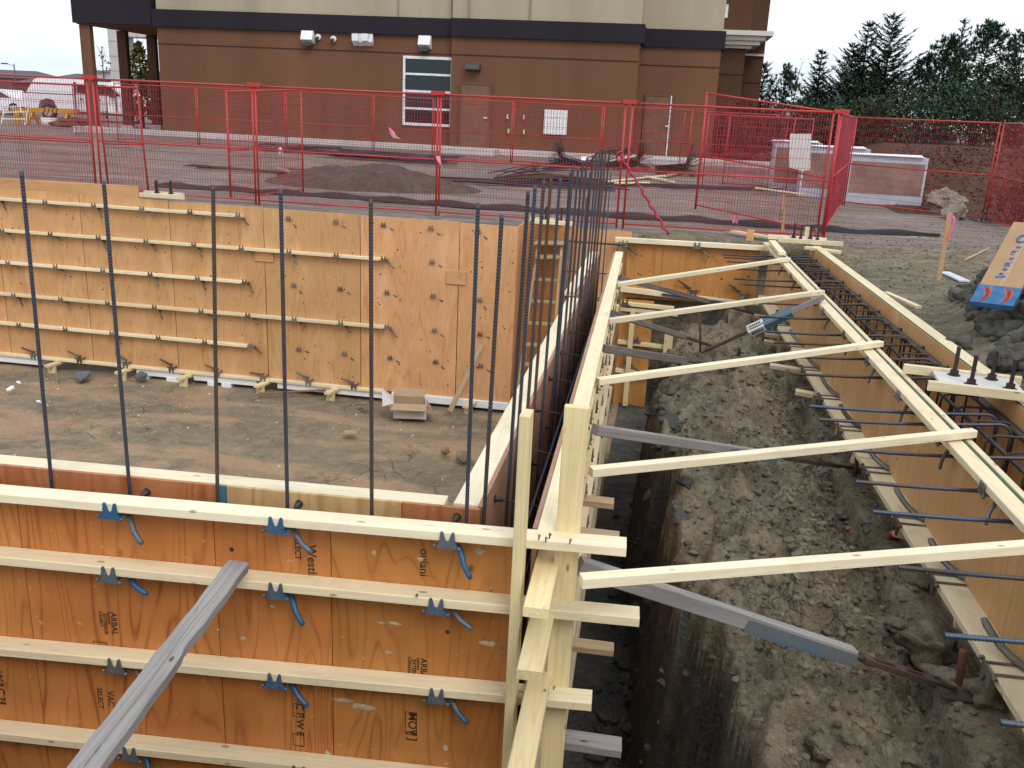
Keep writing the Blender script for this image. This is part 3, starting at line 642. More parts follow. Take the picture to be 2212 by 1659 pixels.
for r, z in enumerate(rz):
    for kx in range(12):
        X = aty(12+101.5*kx+(4*r if r < 5 else 40), 600, 12.1).x
        if X > -2.1 or (r == 5 and X > xe[5]) or (r in (1, 3) and X > xe[r] and kx % 2 == 0 and r == 1): continue
        on = X < xe[r]+.1
        dn = random.Random(r*50+kx).uniform(-.35, .5)
        M = face((X, FYW-(.092 if on else .02), z-.038), fdx)
        if r == 5: M = face((X, FYW-.092, z+.004), fdx) @ Matrix.Rotation(math.pi, 4, 'Y')
        bracket('r', M, fw, dn, (1.4 if on else 1.15)*(1.2 if r == 5 else 1.))
for pxx in (570, 985):   # splice blocks on the seams
    p = aty(pxx, 551 if pxx < 800 else 600, FYW-.02); beam('splice_block', (p.x-.14, FYW-.012, p.z), (p.x+.14, FYW-.012, p.z), .02, .19, PLY_FAR, fw)
beam('outer_sheet_edge', (-12.6, FYW+.25, .12), (-7.6, FYW+.25, .15), .02, .3, PLY_FAR, fw)
o = beam('form_board', (-12.6, FYW+.32, .22), (-9.0, FYW+.30, .16), .089, .038, LUM_OLD); tag(o, 'old flat board lying along top of far form at left edge', 'board')
# foam strip under it and the support blocks
rnd = random.Random(3)
def foam_strip(xa, xb, label, teeth=()):
    mb = MB(); mb.box(xa, xb, FYW-.06, FYW+.16, -2.50, -2.402)
    for a, b in teeth: mb.box(a, b, FYW-.075, FYW+.15, -2.57, -2.501)
    o = mb.build('foam_strip', FOAM); tag(o, label, 'foam strip')
X = lambda px: aty(px, 830, 12.15).x
foam_strip(-12, X(95), 'white foam strip under the far form at the left edge of view')
foam_strip(X(298), X(396), 'white notched foam block under far form between two support blocks', ((X(303), X(322)), (X(362), X(393))))
foam_strip(X(420), X(555), 'white foam strip with chipped lower edge under middle of far form', ((X(450), X(465)), (X(480), X(500))))
foam_strip(X(600), X(830), 'long dirty white foam strip under far form left of the cardboard box')
foam_strip(X(846), X(900), 'short white foam strip just left of the corner gap by the cardboard box')
foam_strip(X(902), -1.93, 'clean white foam strip under right end of the far form')
names = ['support block under far form, leftmost, near grey lumps', 'support block left of the notched white foam block', 'support block right of the notched white foam block', 'support block at left end of the thin red brown batten', 'support block at right end of the thin red brown batten', 'support block behind the cardboard box', 'support block beside the leaning brown batten']
for i, px in enumerate((130, 278, 408, 572, 722, 856, 1018)):
    t = thing('support_block', 'yellow timber '+names[i], 'support block', (X(px), FYW-.1, -2.5), 'support blocks under the far form')
    x = X(px); beam('cap', (x+.08, FYW+.12, -2.42), (x-.02, FYW-.3, -2.43), .10, .038, LUM_Y, t); beam('post', (x, FYW-.2, -2.62), (x, FYW-.2, -2.45), .12, .05, LUM_Y, t, up=(0, 1, 0))
# anchor bolt template on the far form and ones elsewhere
BOLT = steel('bolt_dark_steel', (.045, .043, .042), (.08, .05, .035), .3, .55, .5)
def bolt(parent, p, h=.22, r=.014, hexr=.026, name='anchor_bolt'):
    mb = MB(); p = V(p); n = 14
    mb.tube([p+V((0, 0, -.05+h*i/40*1.25)) for i in range(41)], [r*(1.0 if i % 2 else .90) for i in range(41)], 8)
    o = mb.build(name, BOLT, parent)
    MB().tube([p+V((0, 0, .004)), p+V((0, 0, .034))], hexr, 6, smooth=False).tube([p+V((0, 0, .0)), p+V((0, 0, .004))], hexr*1.5, 12).build('nut', BOLT, o)
def template(label, c, dx, dy, w_, l_, mplate=None, far=False):
    """small board frame carrying a plate with four bolts; c centre, dx/dy unit axes"""
    c = V(c); dx = V(dx); dy = V(dy); t = thing('bolt_template', label, 'bolt template', c)
    for s in (-1, 1): beam('template_board', c+dy*s*w_/2-dx*(l_/2+(.06 if s > 0 else -.04))+V((0, 0, .03)), c+dy*s*w_/2+dx*(l_/2-(.06 if s > 0 else -.10))+V((0, 0, .03)), .038, .06, LUM, t)
    M, L = frame(c-dx*l_*.34+V((0, 0, .035)), c+dx*l_*.34+V((0, 0, .035))); m_ = MB(); m_.prism(Matrix.Identity(4), L, w_-.04, .018); put('template_plate', m_.mesh('template_plate', mplate or PLATE), M, t)
    for a, b in ((-.55, .25), (.45, .25), (-.25, -.28), (.75, -.28)): bolt(t, c+dx*a*.11*2+dy*b*w_+V((0, 0, .046)), .19)
    return t
PLATE = simple('primed_plate', (.58, .54, .52), .7, 0, .12)
p = aty(345, 422, 12.25); template('anchor bolt template with four bolts on top of the far form', (p.x, 12.33, p.z-.03), (1, 0, 0), (0, 1, 0), .28, .62)
p = aty(1185, 485, 12.7); template('pale bolt template plate over the ladder at the far corner', (p.x, 12.85, p.z), (1, 0, 0), (0, 1, 0), .26, .5)

# ------------------------------------------------------------------ alcove and far right end
al = thing('wall_form', 'orange plywood form behind the ladder in the far corner recess', 'formwork', (-1.2, 13.2, -2.4))
sheet((-2.0, 13.0), (-1.2, 13.0), -2.5, .06, .018, PLY_END, al); sheet((-1.2, 13.0), (-.40, 13.0), -2.5, .04, .018, PLY_FAR, al)
sheet((-1.93, 12.22), (-1.93, 12.99), -2.5, .08, .018, PLY_FAR, al)
en = thing('wall_form', 'orange end form across the bench at far right with white waler on top', 'formwork', (.6, 13, -.8))
YE = 12.9
for a, b, i in ((-.44, .06, 0), (.06, 1.385, 1)): sheet((a, YE), (b, YE), -.88, -.06+.03*i, .018, PLY_END, en, 6, 60+i)
beam('waler', (aty(1329, 518, 12.8).x, 12.85, aty(1329, 518, 12.8).z+.0), (aty(1692, 541, 12.8).x, 12.85, aty(1692, 541, 12.8).z+.01), .089, .065, LUM_W, en)
q0_ = aty(1340, 625, 12.8); q1_ = aty(1640, 662, 12.8); beam('waler', (q0_.x, 12.85, q0_.z), (q1_.x, 12.85, q1_.z), .089, .07, LUM, en)
q0_ = aty(1430, 632, 12.75); q1_ = aty(1640, 660, 12.75); beam('blue_strap', (q0_.x, 12.78, q0_.z-.03), (q1_.x, 12.78, q1_.z-.03), .03, .03, simple('blue_bar', (.02, .05, .14), .5), en)
for px, py in ((1350, 524), (1506, 528), (1683, 538)): p = aty(px, py, 12.8); bracket('r', face((p.x, 12.8, p.z-.03), fdx), en, .1, 1.7)
for px, py in ((1498, 628), (1607, 636)): p = aty(px, py, 12.8); bracket('r', face((p.x, 12.8, p.z-.03), fdx) @ Matrix.Rotation(math.pi, 4, 'Y'), en, .1, 2.0)
cn = thing('wall_form', 'small deep orange corner form with yellow walers and stud pair below the end form', 'formwork', (0, 12.7, -2.4))
sheet((-.46, 12.7), (.0, 12.7), -2.45, -.87, .018, PLY_END, cn)
for z, m_, e in ((-.92, LUM_Y, .28), (-1.48, LUM_Y, .22), (-1.9, LUM, .02), (-1.0, LUM, .34)): beam('waler', (-.46, 12.65, z), (e, 12.65, z-.02), .089, .05, m_, cn)
for px, pt in ((1366, 690), (1444, 735)):
    p = aty(px, pt, 12.58); beam('corner_stud', (p.x, 12.57, -2.4), (p.x, 12.57, p.z+.12), .07 if px < 1400 else .12, .04, LUM_Y, cn, up=(0, 1, 0))
for px, py in ((1350, 655), (1372, 735), (1352, 783)): p = aty(px, py, 12.6); bracket('r', face((p.x, 12.6, p.z), fdx), cn, 0, 1.8)
# ladder in the recess
la = thing('step_ladder', 'grey weathered wooden step ladder standing in the far corner recess', 'ladder', (-1.6, 12.5, -2.5))
T0, T1, B0, B1 = aty(1163, 528, 12.75), aty(1214, 528, 12.75), aty(1113, 880, 12.2), aty(1185, 890, 12.2)
B0.z = B1.z = -2.5
for a, b in ((B0, T0), (B1, T1)): beam('rail', a, b, .09, .035, LUM_OLD, la, up=(1, 0, 0))
for f_, wd in ((.93, .3), (.79, .1), (.66, .09), (.53, .09), (.40, .09), (.28, .09), (.15, .09)):
    beam('step', B0.lerp(T0, f_), B1.lerp(T1, f_), wd, .035, LUM_OLD, la)
beam('platform', T0+V((-.05, .05, .02)), T1+V((.06, .05, .02)), .32, .03, LUM_OLD, la)

# ------------------------------------------------------------------ grade beam forms on the right
def GL(y): return 1.615-.0255*(y-3.7)      # left edge of the left waler
gl = thing('beam_form', 'left side form of the grade beam, tan plywood with yellow rails and green edge', 'formwork', (1.6, 7, -.75))
ya, yb = 2.3, 12.75
gd = V((GL(9)-GL(3), 6, 0)).normalized()
segs = [2.3, 3.95, 6.0, 7.9, 9.9, 12.7]
for i in range(5): sheet((GL(segs[i])+.107, segs[i]), (GL(segs[i+1])+.107, segs[i+1]), -.72, .048, .018, PLY_GB, gl, 1, 70+i)
def rail(name, y0, y1, dx, z, w_, h_, m_): beam(name, (GL(y0)+dx, y0, z), (GL(y1)+dx, y1, z), w_, h_, m_, gl)
rail('waler', ya, 6.4, .0445, .031, .089, .038, LUM); rail('waler', 6.4, yb, .0445, .031, .089, .038, LUM)
rail('edge_strip', ya, yb, .098, .0515, .014, .005, EDGE_G)
rail('ledger', ya, yb, .126, .034, .036, .038, LUM)
for y0, y1 in ((2.3, 3.62), (3.63, 6.2), (6.22, 8.6), (8.64, 12.2)): rail('lower_waler', y0, y1, .022, -.60, .145, .038, LUM)
for i, y in enumerate((2.75, 3.45, 4.25, 4.95, 5.75, 6.6, 7.4, 8.3, 9.2, 10.2, 11.2)):
    M = face((GL(y)-.002, y, .011), -gd) @ Matrix.Scale(-1, 4, V((1, 0, 0)))
    bracket('g' if i % 3 else 'r', face((GL(y)-.004, y, .012), gd) @ Matrix.Rotation(math.pi, 4, 'Z') if False else face((GL(y)-.004, y, .012), (-gd.x, -gd.y, 0)), gl, .5, 1.15)
    if i < 10:
        yl = y+.22; bracket('r' if i % 2 else 'g', face((GL(yl)-.055, yl, -.60), (-gd.x, -gd.y, 0)) @ Matrix.Rotation(math.pi, 4, 'Y') @ Matrix.Diagonal((1., 1.1, .8, 1.)), gl, .2, 2.0)
ph = atx(2108, 1150, GL(4.6)+.0905); Mh = Matrix((gd, V((0, 0, 1)), gd.cross(V((0, 0, 1))))).transposed().to_4x4() @ Matrix.Rotation(math.pi, 4, 'Y'); Mh.translation = V((GL(ph.y)+.0945, ph.y, ph.z))
mb = MB(); hx = [Mh @ V((.055*math.cos(a)*s_, .055*math.sin(a)*s_, 0)) for s_ in (1, .90) for a in np.linspace(math.pi/6, math.pi/6+6.283, 7)[:-1]]
mb.poly(hx, [(i, (i+1) % 6, 6+(i+1) % 6, 6+i) for i in range(6)]); mb.build('stamp', INK, gl)
letters('PLY\n0001', .030, Mh @ Matrix.Translation(V((-.033, .008, 0))), INK, gl)
gr = thing('beam_form', 'right side form of the grade beam beside the grey clay pile', 'formwork', (2.2, 9, -.75))
RI = [atz(1745, 525, .06), atz(1840, 602, .06), atz(2078, 778, .06)]; RO_ = [atz(1782, 538, .06), atz(2130, 790.5, .06)]
i0, i1 = RI[0], RI[2]; 
def RX(y): return i0.x+(i1.x-i0.x)*(y-i0.y)/(i1.y-i0.y)
wd = .10
sg = [2.3, 4.2, 5.9, 8.2, 10.4, 12.7]
for i in range(5): sheet((RX(sg[i])+.018, sg[i]), (RX(sg[i+1])+.018, sg[i+1]), -.75, .05, .018, PLY_GB, gr, 0, 90+i)
beam('edge_strip', (RX(2.3)+.012, 2.3, .053), (RX(12.7)+.012, 12.7, .053), .014, .005, EDGE_G, gr)
beam('waler', (RX(2.3)+.075, 2.3, .034), (RX(12.7)+.075, 12.7, .034), .112, .038, LUM, gr)
beam('lower_waler', (RX(2.3)+.075, 2.3, -.6), (RX(12.7)+.075, 12.7, -.6), .112, .038, LUM, gr)
p0, p1 = atz(1978, 803, .09), atz(2185, 826, .09)
cc = (atz(1990, 812, .07)+atz(2230, 862, .07))/2
dxx = (p1-p0).normalized(); dyy = V((0, 0, 1)).cross(dxx)
template('anchor bolt template spanning the near grade beam with four threaded bolts', (p0+(p1-p0)*.58-dyy*.19+V((0, 0, -.015))), dxx, dyy, .37, .70)
p0 = atz(1735, 522, .08); template('bolt template with dark bolts over far end of the grade beam', (p0.x, p0.y+.0, .07), (1, .02, 0), (-.02, 1, 0), .30, .78)
# odd boards at the far end of the grade beam
for a, b, z, l in (((1668, 522), (1690, 548), .10, 'short cream board end lying across the far form corner'), ((1740, 535), (1815, 545), .05, 'cream board sticking out right of far bolt template'), ((1570, 498), (1660, 512), .05, 'pale board lying behind the far end form')):
    o = beam('loose_board', atz(*a, z), atz(*b, z), .089, .038, LUM); tag(o, l, 'board')
for a, b, l in (((1742, 490), (1740, 522), 'small upright cream block behind the far bolt template'), ((1620, 496), (1619, 520), 'square tan plywood offcut standing behind the far end form')):
    p = atz(*b, 0); q = aty(*a, p.y); o = beam('upright_block', p, (p.x, p.y, q.z), .10 if 'tan' in l else .06, .03, PLY_FAR if 'tan' in l else LUM, None, up=(0, 1, 0)); tag(o, l, 'wood block')
# ------------------------------------------------------------------ reinforcing bars
ORD = 'first second third fourth fifth sixth seventh eighth ninth tenth eleventh twelfth thirteenth fourteenth fifteenth sixteenth seventeenth eighteenth nineteenth twentieth'.split()
def rebar_mesh(name, L, r, m_, rib=.013, rl=None, n=7):
    """deformed bar along +x from 0; ribs on the last rl metres"""
    rl = L if rl is None else rl; pts = [0.]; rs = [r]
    x = L-rl
    if x > .001: pts.append(x); rs.append(r)
    while x+rib < L-.004:
        for a, q in ((.2, 1.), (.42, 1.14), (.62, 1.14), (.84, 1.)): pts.append(x+rib*a); rs.append(r*q)
        x += rib
    pts.append(L); rs.append(r)
    return MB().tube([(p, 0, 0) for p in pts], rs, n).mesh(name, m_)
def bar(name, p0, p1, r, m_, rib=.013, rl=None, parent=None):
    M, L = frame(p0, p1); return put(name, rebar_mesh(name, L, r, m_, rib, rl), M, parent)
TAPE = simple('pink_tape', (.62, .10, .22), .6)
fr = [(46, 369, 112, 1050), (224, 391, 281, 1068), (460, 399, 470, 1086), (606, 408, 621, 1102), (801, 430, 803, 1122), (1033, 438, 1007, 1140)]
R_MIX = steel('rebar_rusting', (.062, .062, .07), (.105, .075, .055), .6, .5, .4, 5.)
frl = ['tall blue steel bar at far left of the six in the near wall cavity', 'tall ribbed bar second from left in the near wall cavity', 'tall rusty brown ribbed bar with faded red mark, near wall cavity', 'tall bar right of the rusty one in the near wall cavity', 'tall blue bar in front of the far walers ends, near wall cavity', 'tall blue bar at the right end of near cavity, before corner post']
for i, (a, b, c, d) in enumerate(fr):
    Yb = FY(-1.5+.0, .19)-.0; t = aty(a, b, Yb); q = aty(c, d, Yb); dn = (q-t).normalized()
    o = bar('rebar', t+dn*(1.27+1.2), t, .0073, R_MIX if i == 2 else REBAR, .0125, 1.4); tag(o, frl[i], 'rebar', 'vertical bars in the near wall')
# row in the long wall
tops = [(1084, 463, 1057, 1130), (1141, 413, 1098, 1040), (1156, 401, 1118, 1000), (1175, 389, 1135, 930), (1190, 386, 1160, 880), (1210, 384, 1178, 840), (1233, 371, 1195, 800), (1238, 358, 1205, 780), (1249, 362, 1218, 760), (1259, 348, 1228, 740), (1268, 341, 1240, 720), (1281, 335, 1255, 700), (1289, 338, 1262, 690), (1296, 327, 1270, 680), (1304, 321, 1278, 670), (1309, 322, 1285, 660), (1317, 321.6, 1290, 650), (1300, 352, 1276, 650), (1275, 372, 1248, 690)]
lr = random.Random(5)
for i, (a, b, c, d) in enumerate(tops):
    Xa = -.575+lr.uniform(-.012, .02) if i != 0 else -.60; t = atx(a, b, Xa+.03)
    if t.y < 3.15: t = aty(a, b, 3.35)
    q = V((Xa-.012, t.y-.02, -1.2)); M, L = frame(q, t)
    # keep the plumb bar passing through the foot seen in the cavity
    o = bar('rebar', q, t, .0078, (REBAR, REBAR_D, REBAR, REBAR, RUST)[i % 5], .014, 1.55)
    tag(o, 'vertical steel bar in the long wall row, '+ORD[i]+' from near corner' if i < 17 else ('short dark vertical bar standing among the far end of the long row' if i == 17 else 'short blue vertical bar among the middle of the long row'), 'rebar', 'vertical bars in the long wall')
for i, (dx, z, tilt) in enumerate(((-.50, -.12, .0), (-.46, -.34, .02), (-.53, -.55, .0), (-.47, -.62, -.02), (-.52, -.92, 0), (-.46, -1.0, 0), (-.52, -1.35, 0), (-.48, -.22, .06))):
    o = bar('rebar', (dx+.02, 3.15, z-.25*(i == 7)-.08), (dx-.06, 12.6, z+tilt+.1*(i == 7)), .0085, REBAR_D if i % 2 else REBAR, .02, 0)
    tag(o, 'long dark horizontal bar running down the long wall cavity, '+ORD[i]+' from the top', 'rebar', 'horizontal bars in the long wall')
# corner cage at the far end: horizontals across
for i, (z, y) in enumerate(((-.03, 12.1), (-.06, 12.3), (-.45, 12.2), (-.75, 12.0), (-.82, 12.2), (-.95, 12.1))):
    o = bar('rebar', (-1.22, y, z), (-.46, y+.02, z), .012 if i < 2 else .0085, REBAR_D if i > 1 else REBAR, .02, 0)
    tag(o, 'horizontal blue bar crossing the far corner cage by the ladder, '+ORD[i]+' from top', 'rebar', 'cross bars of the far corner cage')
for i, x in enumerate((-1.2, -1.02, -.86, -.72)):
    zt_ = (-.0, .55, .75, .9)[i]
    o = bar('rebar', (x, 12.0+.05*(i % 3), -2.4), (x+.02, 12.02+.05*(i % 3), zt_), .0085, (REBAR, REBAR_D)[i % 2], .02, 0)
    tag(o, 'vertical bar of far corner cage beside the ladder, '+ORD[i]+' from the ladder', 'rebar', 'upright bars of the far corner cage')
# dowels sticking out of the grade beam toward the bench
tips = [(1560, 550), (1563.5, 556), (1570, 564.6), (1577, 580), (1585.6, 602), (1605, 614), (1626, 654), (1640.7, 684), (1654, 716), (1672.6, 739.4), (1689, 769), (1709, 807), (1748.6, 877), (1768, 906), (1790, 968), (1848, 1040), (1885, 1105), (1940, 1225), (2040, 1372), (2160, 1560)]
dr = random.Random(9); DOW = steel('dowel_blue_steel', (.075, .105, .165), (.12, .085, .06), .25, .45, .5, 4.)
dlab = {13: 'thick blue dowel bar just above the red cap by bench', 17: 'long ribbed dowel with rusty tip over the nearest cross brace', 19: 'nearest dowel bar tip at the right edge of view, rusty end', 18: 'dowel bar sticking out above the rusty stake, second from the camera', 14: 'dowel bar crossing under the second nearest cross brace'}
for i, (x, y) in enumerate(tips):
    p = atz(x, y, -.09); yb_ = p.y+dr.uniform(-.05, .05)-(0 if i > 5 else .1); q = V((GL(p.y)+.50, yb_, -.025+dr.uniform(-.008, .006)))
    mb = MB(); r = .0096; n = int((q-p).length/.014); pts = []; rs = []
    for j in range(n*3+1):
        f_ = j/(n*3); s = p.lerp(q, f_); s.z -= .012*math.sin(f_*3.1); pts.append(s); rs.append(r*(1.2 if j % 3 == 1 else 1.))
    for a in (.35, .8, 1.2, 1.57): pts.append(q+V((.07*math.sin(a), 0, -.07*(1-math.cos(a))))); rs.append(r)
    pts.append(q+V((.07, 0, -.5))); rs.append(r)
    o = mb.tube(pts, rs, 7).build('rebar', (REBAR, REBAR_D, REBAR, RUST)[(i*7+(i > 11)) % 4] if i < 12 else DOW)
    tag(o, dlab.get(i, 'steel dowel bar poking left out of the grade beam, '+ORD[i]+' from far end'), 'rebar', 'dowels out of the grade beam')
# the beam's reinforcing: heavy long bars and hoops
cg = thing('beam_cage', 'dark reinforcing cage with hoops lying inside the grade beam forms', 'rebar cage', (2.0, 8, -.7))
C0, C1 = atz(1740, 550, -.055), atz(2045, 803, -.055)
def CXl(y): return C0.x+(C1.x-C0.x)*(y-C0.y)/(C1.y-C0.y)
for dx, z, r, m_ in ((0, -.065, .020, REBAR_D), (.035, -.07, .012, REBAR_D), (-.20, -.075, .012, REBAR_D), (0, -.6, .014, REBAR_D), (-.2, -.6, .014, REBAR_D)):
    MB().tube([(CXl(12.6)+dx, 12.6, z), (CXl(6.1)+dx, 6.1, z), (CXl(2.4)+dx-.0, 2.4, z-.03)], r, 8).build('long_bar', m_, cg)
y = 12.3; i = 0
while y > 2.6:
    x1 = CXl(y)+.025; x0 = x1-.26; z1, z0 = -.040, -.64
    pts = [(x0, y, z0), (x0, y, z1-.05), (x0+.012, y, z1-.015), (x0+.05, y, z1), (x1-.05, y+.01, z1), (x1-.012, y+.01, z1-.015), (x1, y+.01, z1-.05), (x1, y+.01, z0)]
    MB().tube(pts, .0075, 6).build('hoop', (REBAR_D, RUST)[i % 2], cg)
    y -= .27; i += 1
for i, y in enumerate((12.1, 11.3, 10.5, 9.7, 8.9, 8.15, 7.5, 6.9, 6.35, 3.9, 3.2)): cone_tie(gr, (RX(y)-.0, y, -.06), (GL(y)+.13, y+.05, -.04))

# ------------------------------------------------------------------ cross braces, kickers, stakes on the bench
cb = [((1255, 1255), (2260, 1178), 'nearest cream brace board spanning from near corner stud to right image edge'), ((1276, 1019), (2103, 935), 'second nearest cream brace board nailed to the grade beam rail'), ((1290, 824), (1903, 742), 'third cream brace board crossing the bench, at the middle of the row'), ((1312, 694), (1777, 631), 'fourth cream brace board, over the blue sleeved turnbuckle brace'), ((1331, 615), (1704, 560), 'farthest cream brace board, in front of the orange end form')]
for a, b, l in cb:
    p = atz(*a, .045); q = atz(*b, .085)
    if b[0] > 2212: q = atz(2212, 1182, .085); q = p+(q-p)*1.22
    o = beam('cross_brace', p, q, .05, .042, LUM_W); tag(o, l, 'brace', 'cross braces over the bench')
    br = MB()
    if b[0] < 2212:
        for dx in (-.03, -.015): br.tube([q+V((dx-.01, .0, .01)), q+V((dx-.012, .004, .042))], .0025, 5)
        br.build('nail', RUST, o)
def turnbuckle(t, p, q):
    """threaded rod, open body of two bars, threaded rod to a foot plate"""
    d = (q-p); L = d.length; u = d.normalized()
    mb = MB(); a, b = .16*L, .72*L
    mb.tube([p+u*(a*i/30) for i in range(31)], [.013 if i % 2 else .010 for i in range(31)], 7); mb.tube([p+u*(b+(L-b)*i/40) for i in range(41)], [.013 if i % 2 else .010 for i in range(41)], 7)
    mb.build('threaded_rod', RUST, t)
    s = u.cross(V((0, 0, 1))).normalized()*.022; m2 = MB()
    for g in (-1, 1): m2.bar(p+u*a*.8+s*g, p+u*b*1.03+s*g, .010, .026, (0, 0, 1), .002)
    for f_ in (a*.9, b, (a+b)/2): m2.bar(p+u*(f_-.03)-s*0, p+u*(f_+.03), .055, .03, (0, 0, 1), .004)
    m2.build('turnbuckle_body', RUST, t)
def kicker(label, a, za, b, m_, c=None, w_=.089, sleeve=None):
    w_ *= .74
    p = atz(*a, za); q = b if isinstance(b, V) else V(b); t = thing('kicker_brace', label, 'brace', p, 'kicker braces to the bench')
    beam('strut', p, q, .055, w_, m_, t, c=.004)
    if c is not None:
        u = (q-p).normalized()
        if sleeve: 
            s0 = q-(q-p).length*sleeve*u; mb = MB(); M, L = frame(s0, q+u*.005); 
            h2 = w_/2; mb.box(0, L, -.0335, -.0278, -h2-.003, h2*.55, 0, M); mb.box(0, L, .0278, .0335, -h2-.003, h2*.55, 0, M); mb.box(0, L, -.0335, .0335, -h2-.007, -h2-.001, 0, M)
            mb.build('steel_sleeve', BLUEP, t)
        turnbuckle(t, q, V(c)); e = V(c); mb = MB(); mb.box(-.07, .09, -.06, .06, -.008, .0, 0, Matrix.Translation(e+V((0, 0, -.015)))); mb.build('foot_plate', RUST, t)
    return t
f1 = atz(2065, 1488, gz(1.49, 3.85)+.03)
mid = lambda x, y, za, p, f: None
def on(a, za, f, px, py):       # point of the line a->foot nearest the pixel column px
    p = atz(*a, za); best = min((abs((cam_px(p.lerp(f, s/200))[0])-px), s) for s in range(201)); return p.lerp(f, best[1]/200)
def cam_px(p):
    v = V(p)-EYE; return CX+F*v.dot(rgt)/v.dot(fwd), CY-F*v.dot(upv)/v.dot(fwd)
kicker('long grey kicker board with blue sleeve and turnbuckle, nearest on the bench', (1250, 1222), -.03, on((1250, 1222), -.03, f1, 1838, 0), LUM_GREY, f1, .089, .42)
f2 = atz(1852, 1012, gz(1.52, 6.6)+.02)
kicker('grey kicker board under the second nearest cross brace, faint blue edge', (1285, 928), .0, on((1285, 928), .0, f2, 1672, 0), LUM_GREY, f2, .075, .3)
f3 = atz(1660, 806, gz(1.2, 9.0)+.02)
kicker('dark grey kicker board with rusty turnbuckle above the middle of the bench', (1300, 752), .02, on((1300, 752), .02, f3, 1480, 0), LUM_DIRTY, f3, .08)
f4 = atz(1540, 748, -.62)
kicker('dark kicker board reaching from outer form toward the small upright rod', (1320, 676), .03, on((1320, 676), .03, f4, 1478, 0), LUM_DIRTY, f4, .07)
f5 = atz(1645, 682, -.72)
kicker('farthest dark kicker board slanting down past the deep corner form', (1338, 600), .05, on((1338, 600), .05, f5, 1530, 0), LUM_DIRTY, f5, .07)
# blue sleeved brace from the grade beam down to the bench
t = thing('turnbuckle_brace', 'grey blue brace with white sticker slanting from grade beam down to bench', 'brace', (1.2, 9, -.5))
p = atx(1778, 642, GL(8.6)+.03); f6 = atz(1503, 768, -.60); q = p.lerp(f6, .56)
beam('strut', p, q, .075, .05, LUM_GREY, t); u = (q-p).normalized(); s0 = p.lerp(q, .42)
M, L = frame(s0, q+u*.02, (-.2, -.6, 1)); mb = MB(); mb.box(0, L, -.048, .048, -.032, .03, 0, M); mb.build('steel_sleeve', BLUEP, t)
mb = MB(); mb.box(L*.62, L*.98, -.050, .050, -.034, .032, 0, M); st_ = mb.build('sticker', simple('sticker_white', (.70, .70, .68), .6), t)
mb = MB(); 
for j in range(7): mb.box(L*(.67+.04*j), L*(.67+.04*j+.028), -.0512, .0512, -.016, .0, 0, M).box(L*(.67+.04*j), L*(.67+.04*j+.028), -.03, -.005, -.035, .033, 0, M)
for j in range(5): mb.box(L*(.68+.05*j), L*(.68+.05*j+.03), -.0512, .0512, .004, .016, 0, M).box(L*(.68+.05*j), L*(.68+.05*j+.03), .008, .028, -.035, .033, 0, M)
mb.build('lettering', BLACK, st_)
turnbuckle(t, q, f6)
def stake(px, py, topy, h, m_, label, r=.016, lean=0.):
    p = atz(px, py, h); q = aty(topy[0], topy[1], p.y); mb = MB().tube([(p.x, p.y, p.z-.2), q.lerp(p, .5), q], [r, r, r], 8); o = mb.build('steel_stake', m_); return tag(o, label, 'stake', 'steel stakes')
ORG = steel('stake_orange_tip', (.30, .045, .02), (.11, .06, .04), .7, .8, .1, 9.)
stake(2072, 1490, (2080, 1405), gz(1.5, 3.9), ORG, 'rusty steel stake with orange painted top at near turnbuckle foot', .017)
stake(1848, 1025, (1852, 980), -.78, RUST, 'short rusty stake at the foot of the second kicker', .015)
stake(1517, 760, (1509, 672), -.62, RUST, 'thin tall rusty rod standing on the bench by turnbuckle brace', .011)
stake(1594, 775, (1598, 752), -.66, RUST, 'short dark stake stub on the middle of the bench', .016)
stake(1570, 700, (1571, 678), -.62, RUST, 'small dark stake beside the far kicker turnbuckle', .014)
# short boards under the left side of the grade beam
st = [(1652, 722, 1730, 742), (1650, 738, 1720, 745), (1663, 790, 1745, 798), (1718, 846, 1790, 858), (1805, 930, 1835, 938), (1838, 990, 1890, 1000), (1930, 1146, 1975, 1152), (2062, 1340, 2120, 1350), (1640, 700, 1700, 706), (1628, 682, 1690, 690)]
sl = ['far cream stub board under rail near turnbuckle brace', 'pair mate of the far stub board, slightly lower', 'cream stub board with small stake, fourth from camera side', 'cream stub board between two rusty dowels on bench edge', 'orange brown stub end under the lower rail', 'pale stub board behind the short rusty stake', 'square stub end beside the red plastic cap', 'nearest orange stub block under the grade beam at right', 'stub board under lower rail, second farthest on the bench', 'farthest stub board under lower rail below the dowels']
for (a, b, c, d), l in zip(st, sl):
    p = atz(a, b, -.68); q = V((GL(p.y)+.12, p.y-.04, -.70)); o = beam('stub_board', p, q, .09, .04, LUM_Y if 'orange' in l or 'square' in l else LUM_OLD if 'far' in l else LUM); tag(o, l, 'stub board', 'stub boards under the grade beam')
    if p.x < 1.45: MB().bar((p.x+.16, p.y-.06, -1.), (p.x+.16, p.y-.06, -.68), .035, .03, (0, 1, 0)).build('stub_leg', LUM_OLD, o)
p = atz(1927, 1163, gz(1.45, 5.3)+.0); MB().tube([p+V((-.02, 0, .02)), p+V((.05, -.02, .035))], [.026, .024], 14).build('plastic_cap', simple('cap_red', (.50, .01, .03), .4)); tag(bpy.data.objects['plastic_cap'], 'small red plastic cap lying on clay by the square stub end', 'cap')
p = atz(1832, 1145, gz(1.3, 5.4)); mb = MB(); rock(mb, p+V((0, 0, .01)), .03, random.Random(2)); o = mb.build('brick_chip', simple('brick_red', (.34, .12, .07), .9)); tag(o, 'pinkish broken brick chip on clay left of the red cap', 'brick')
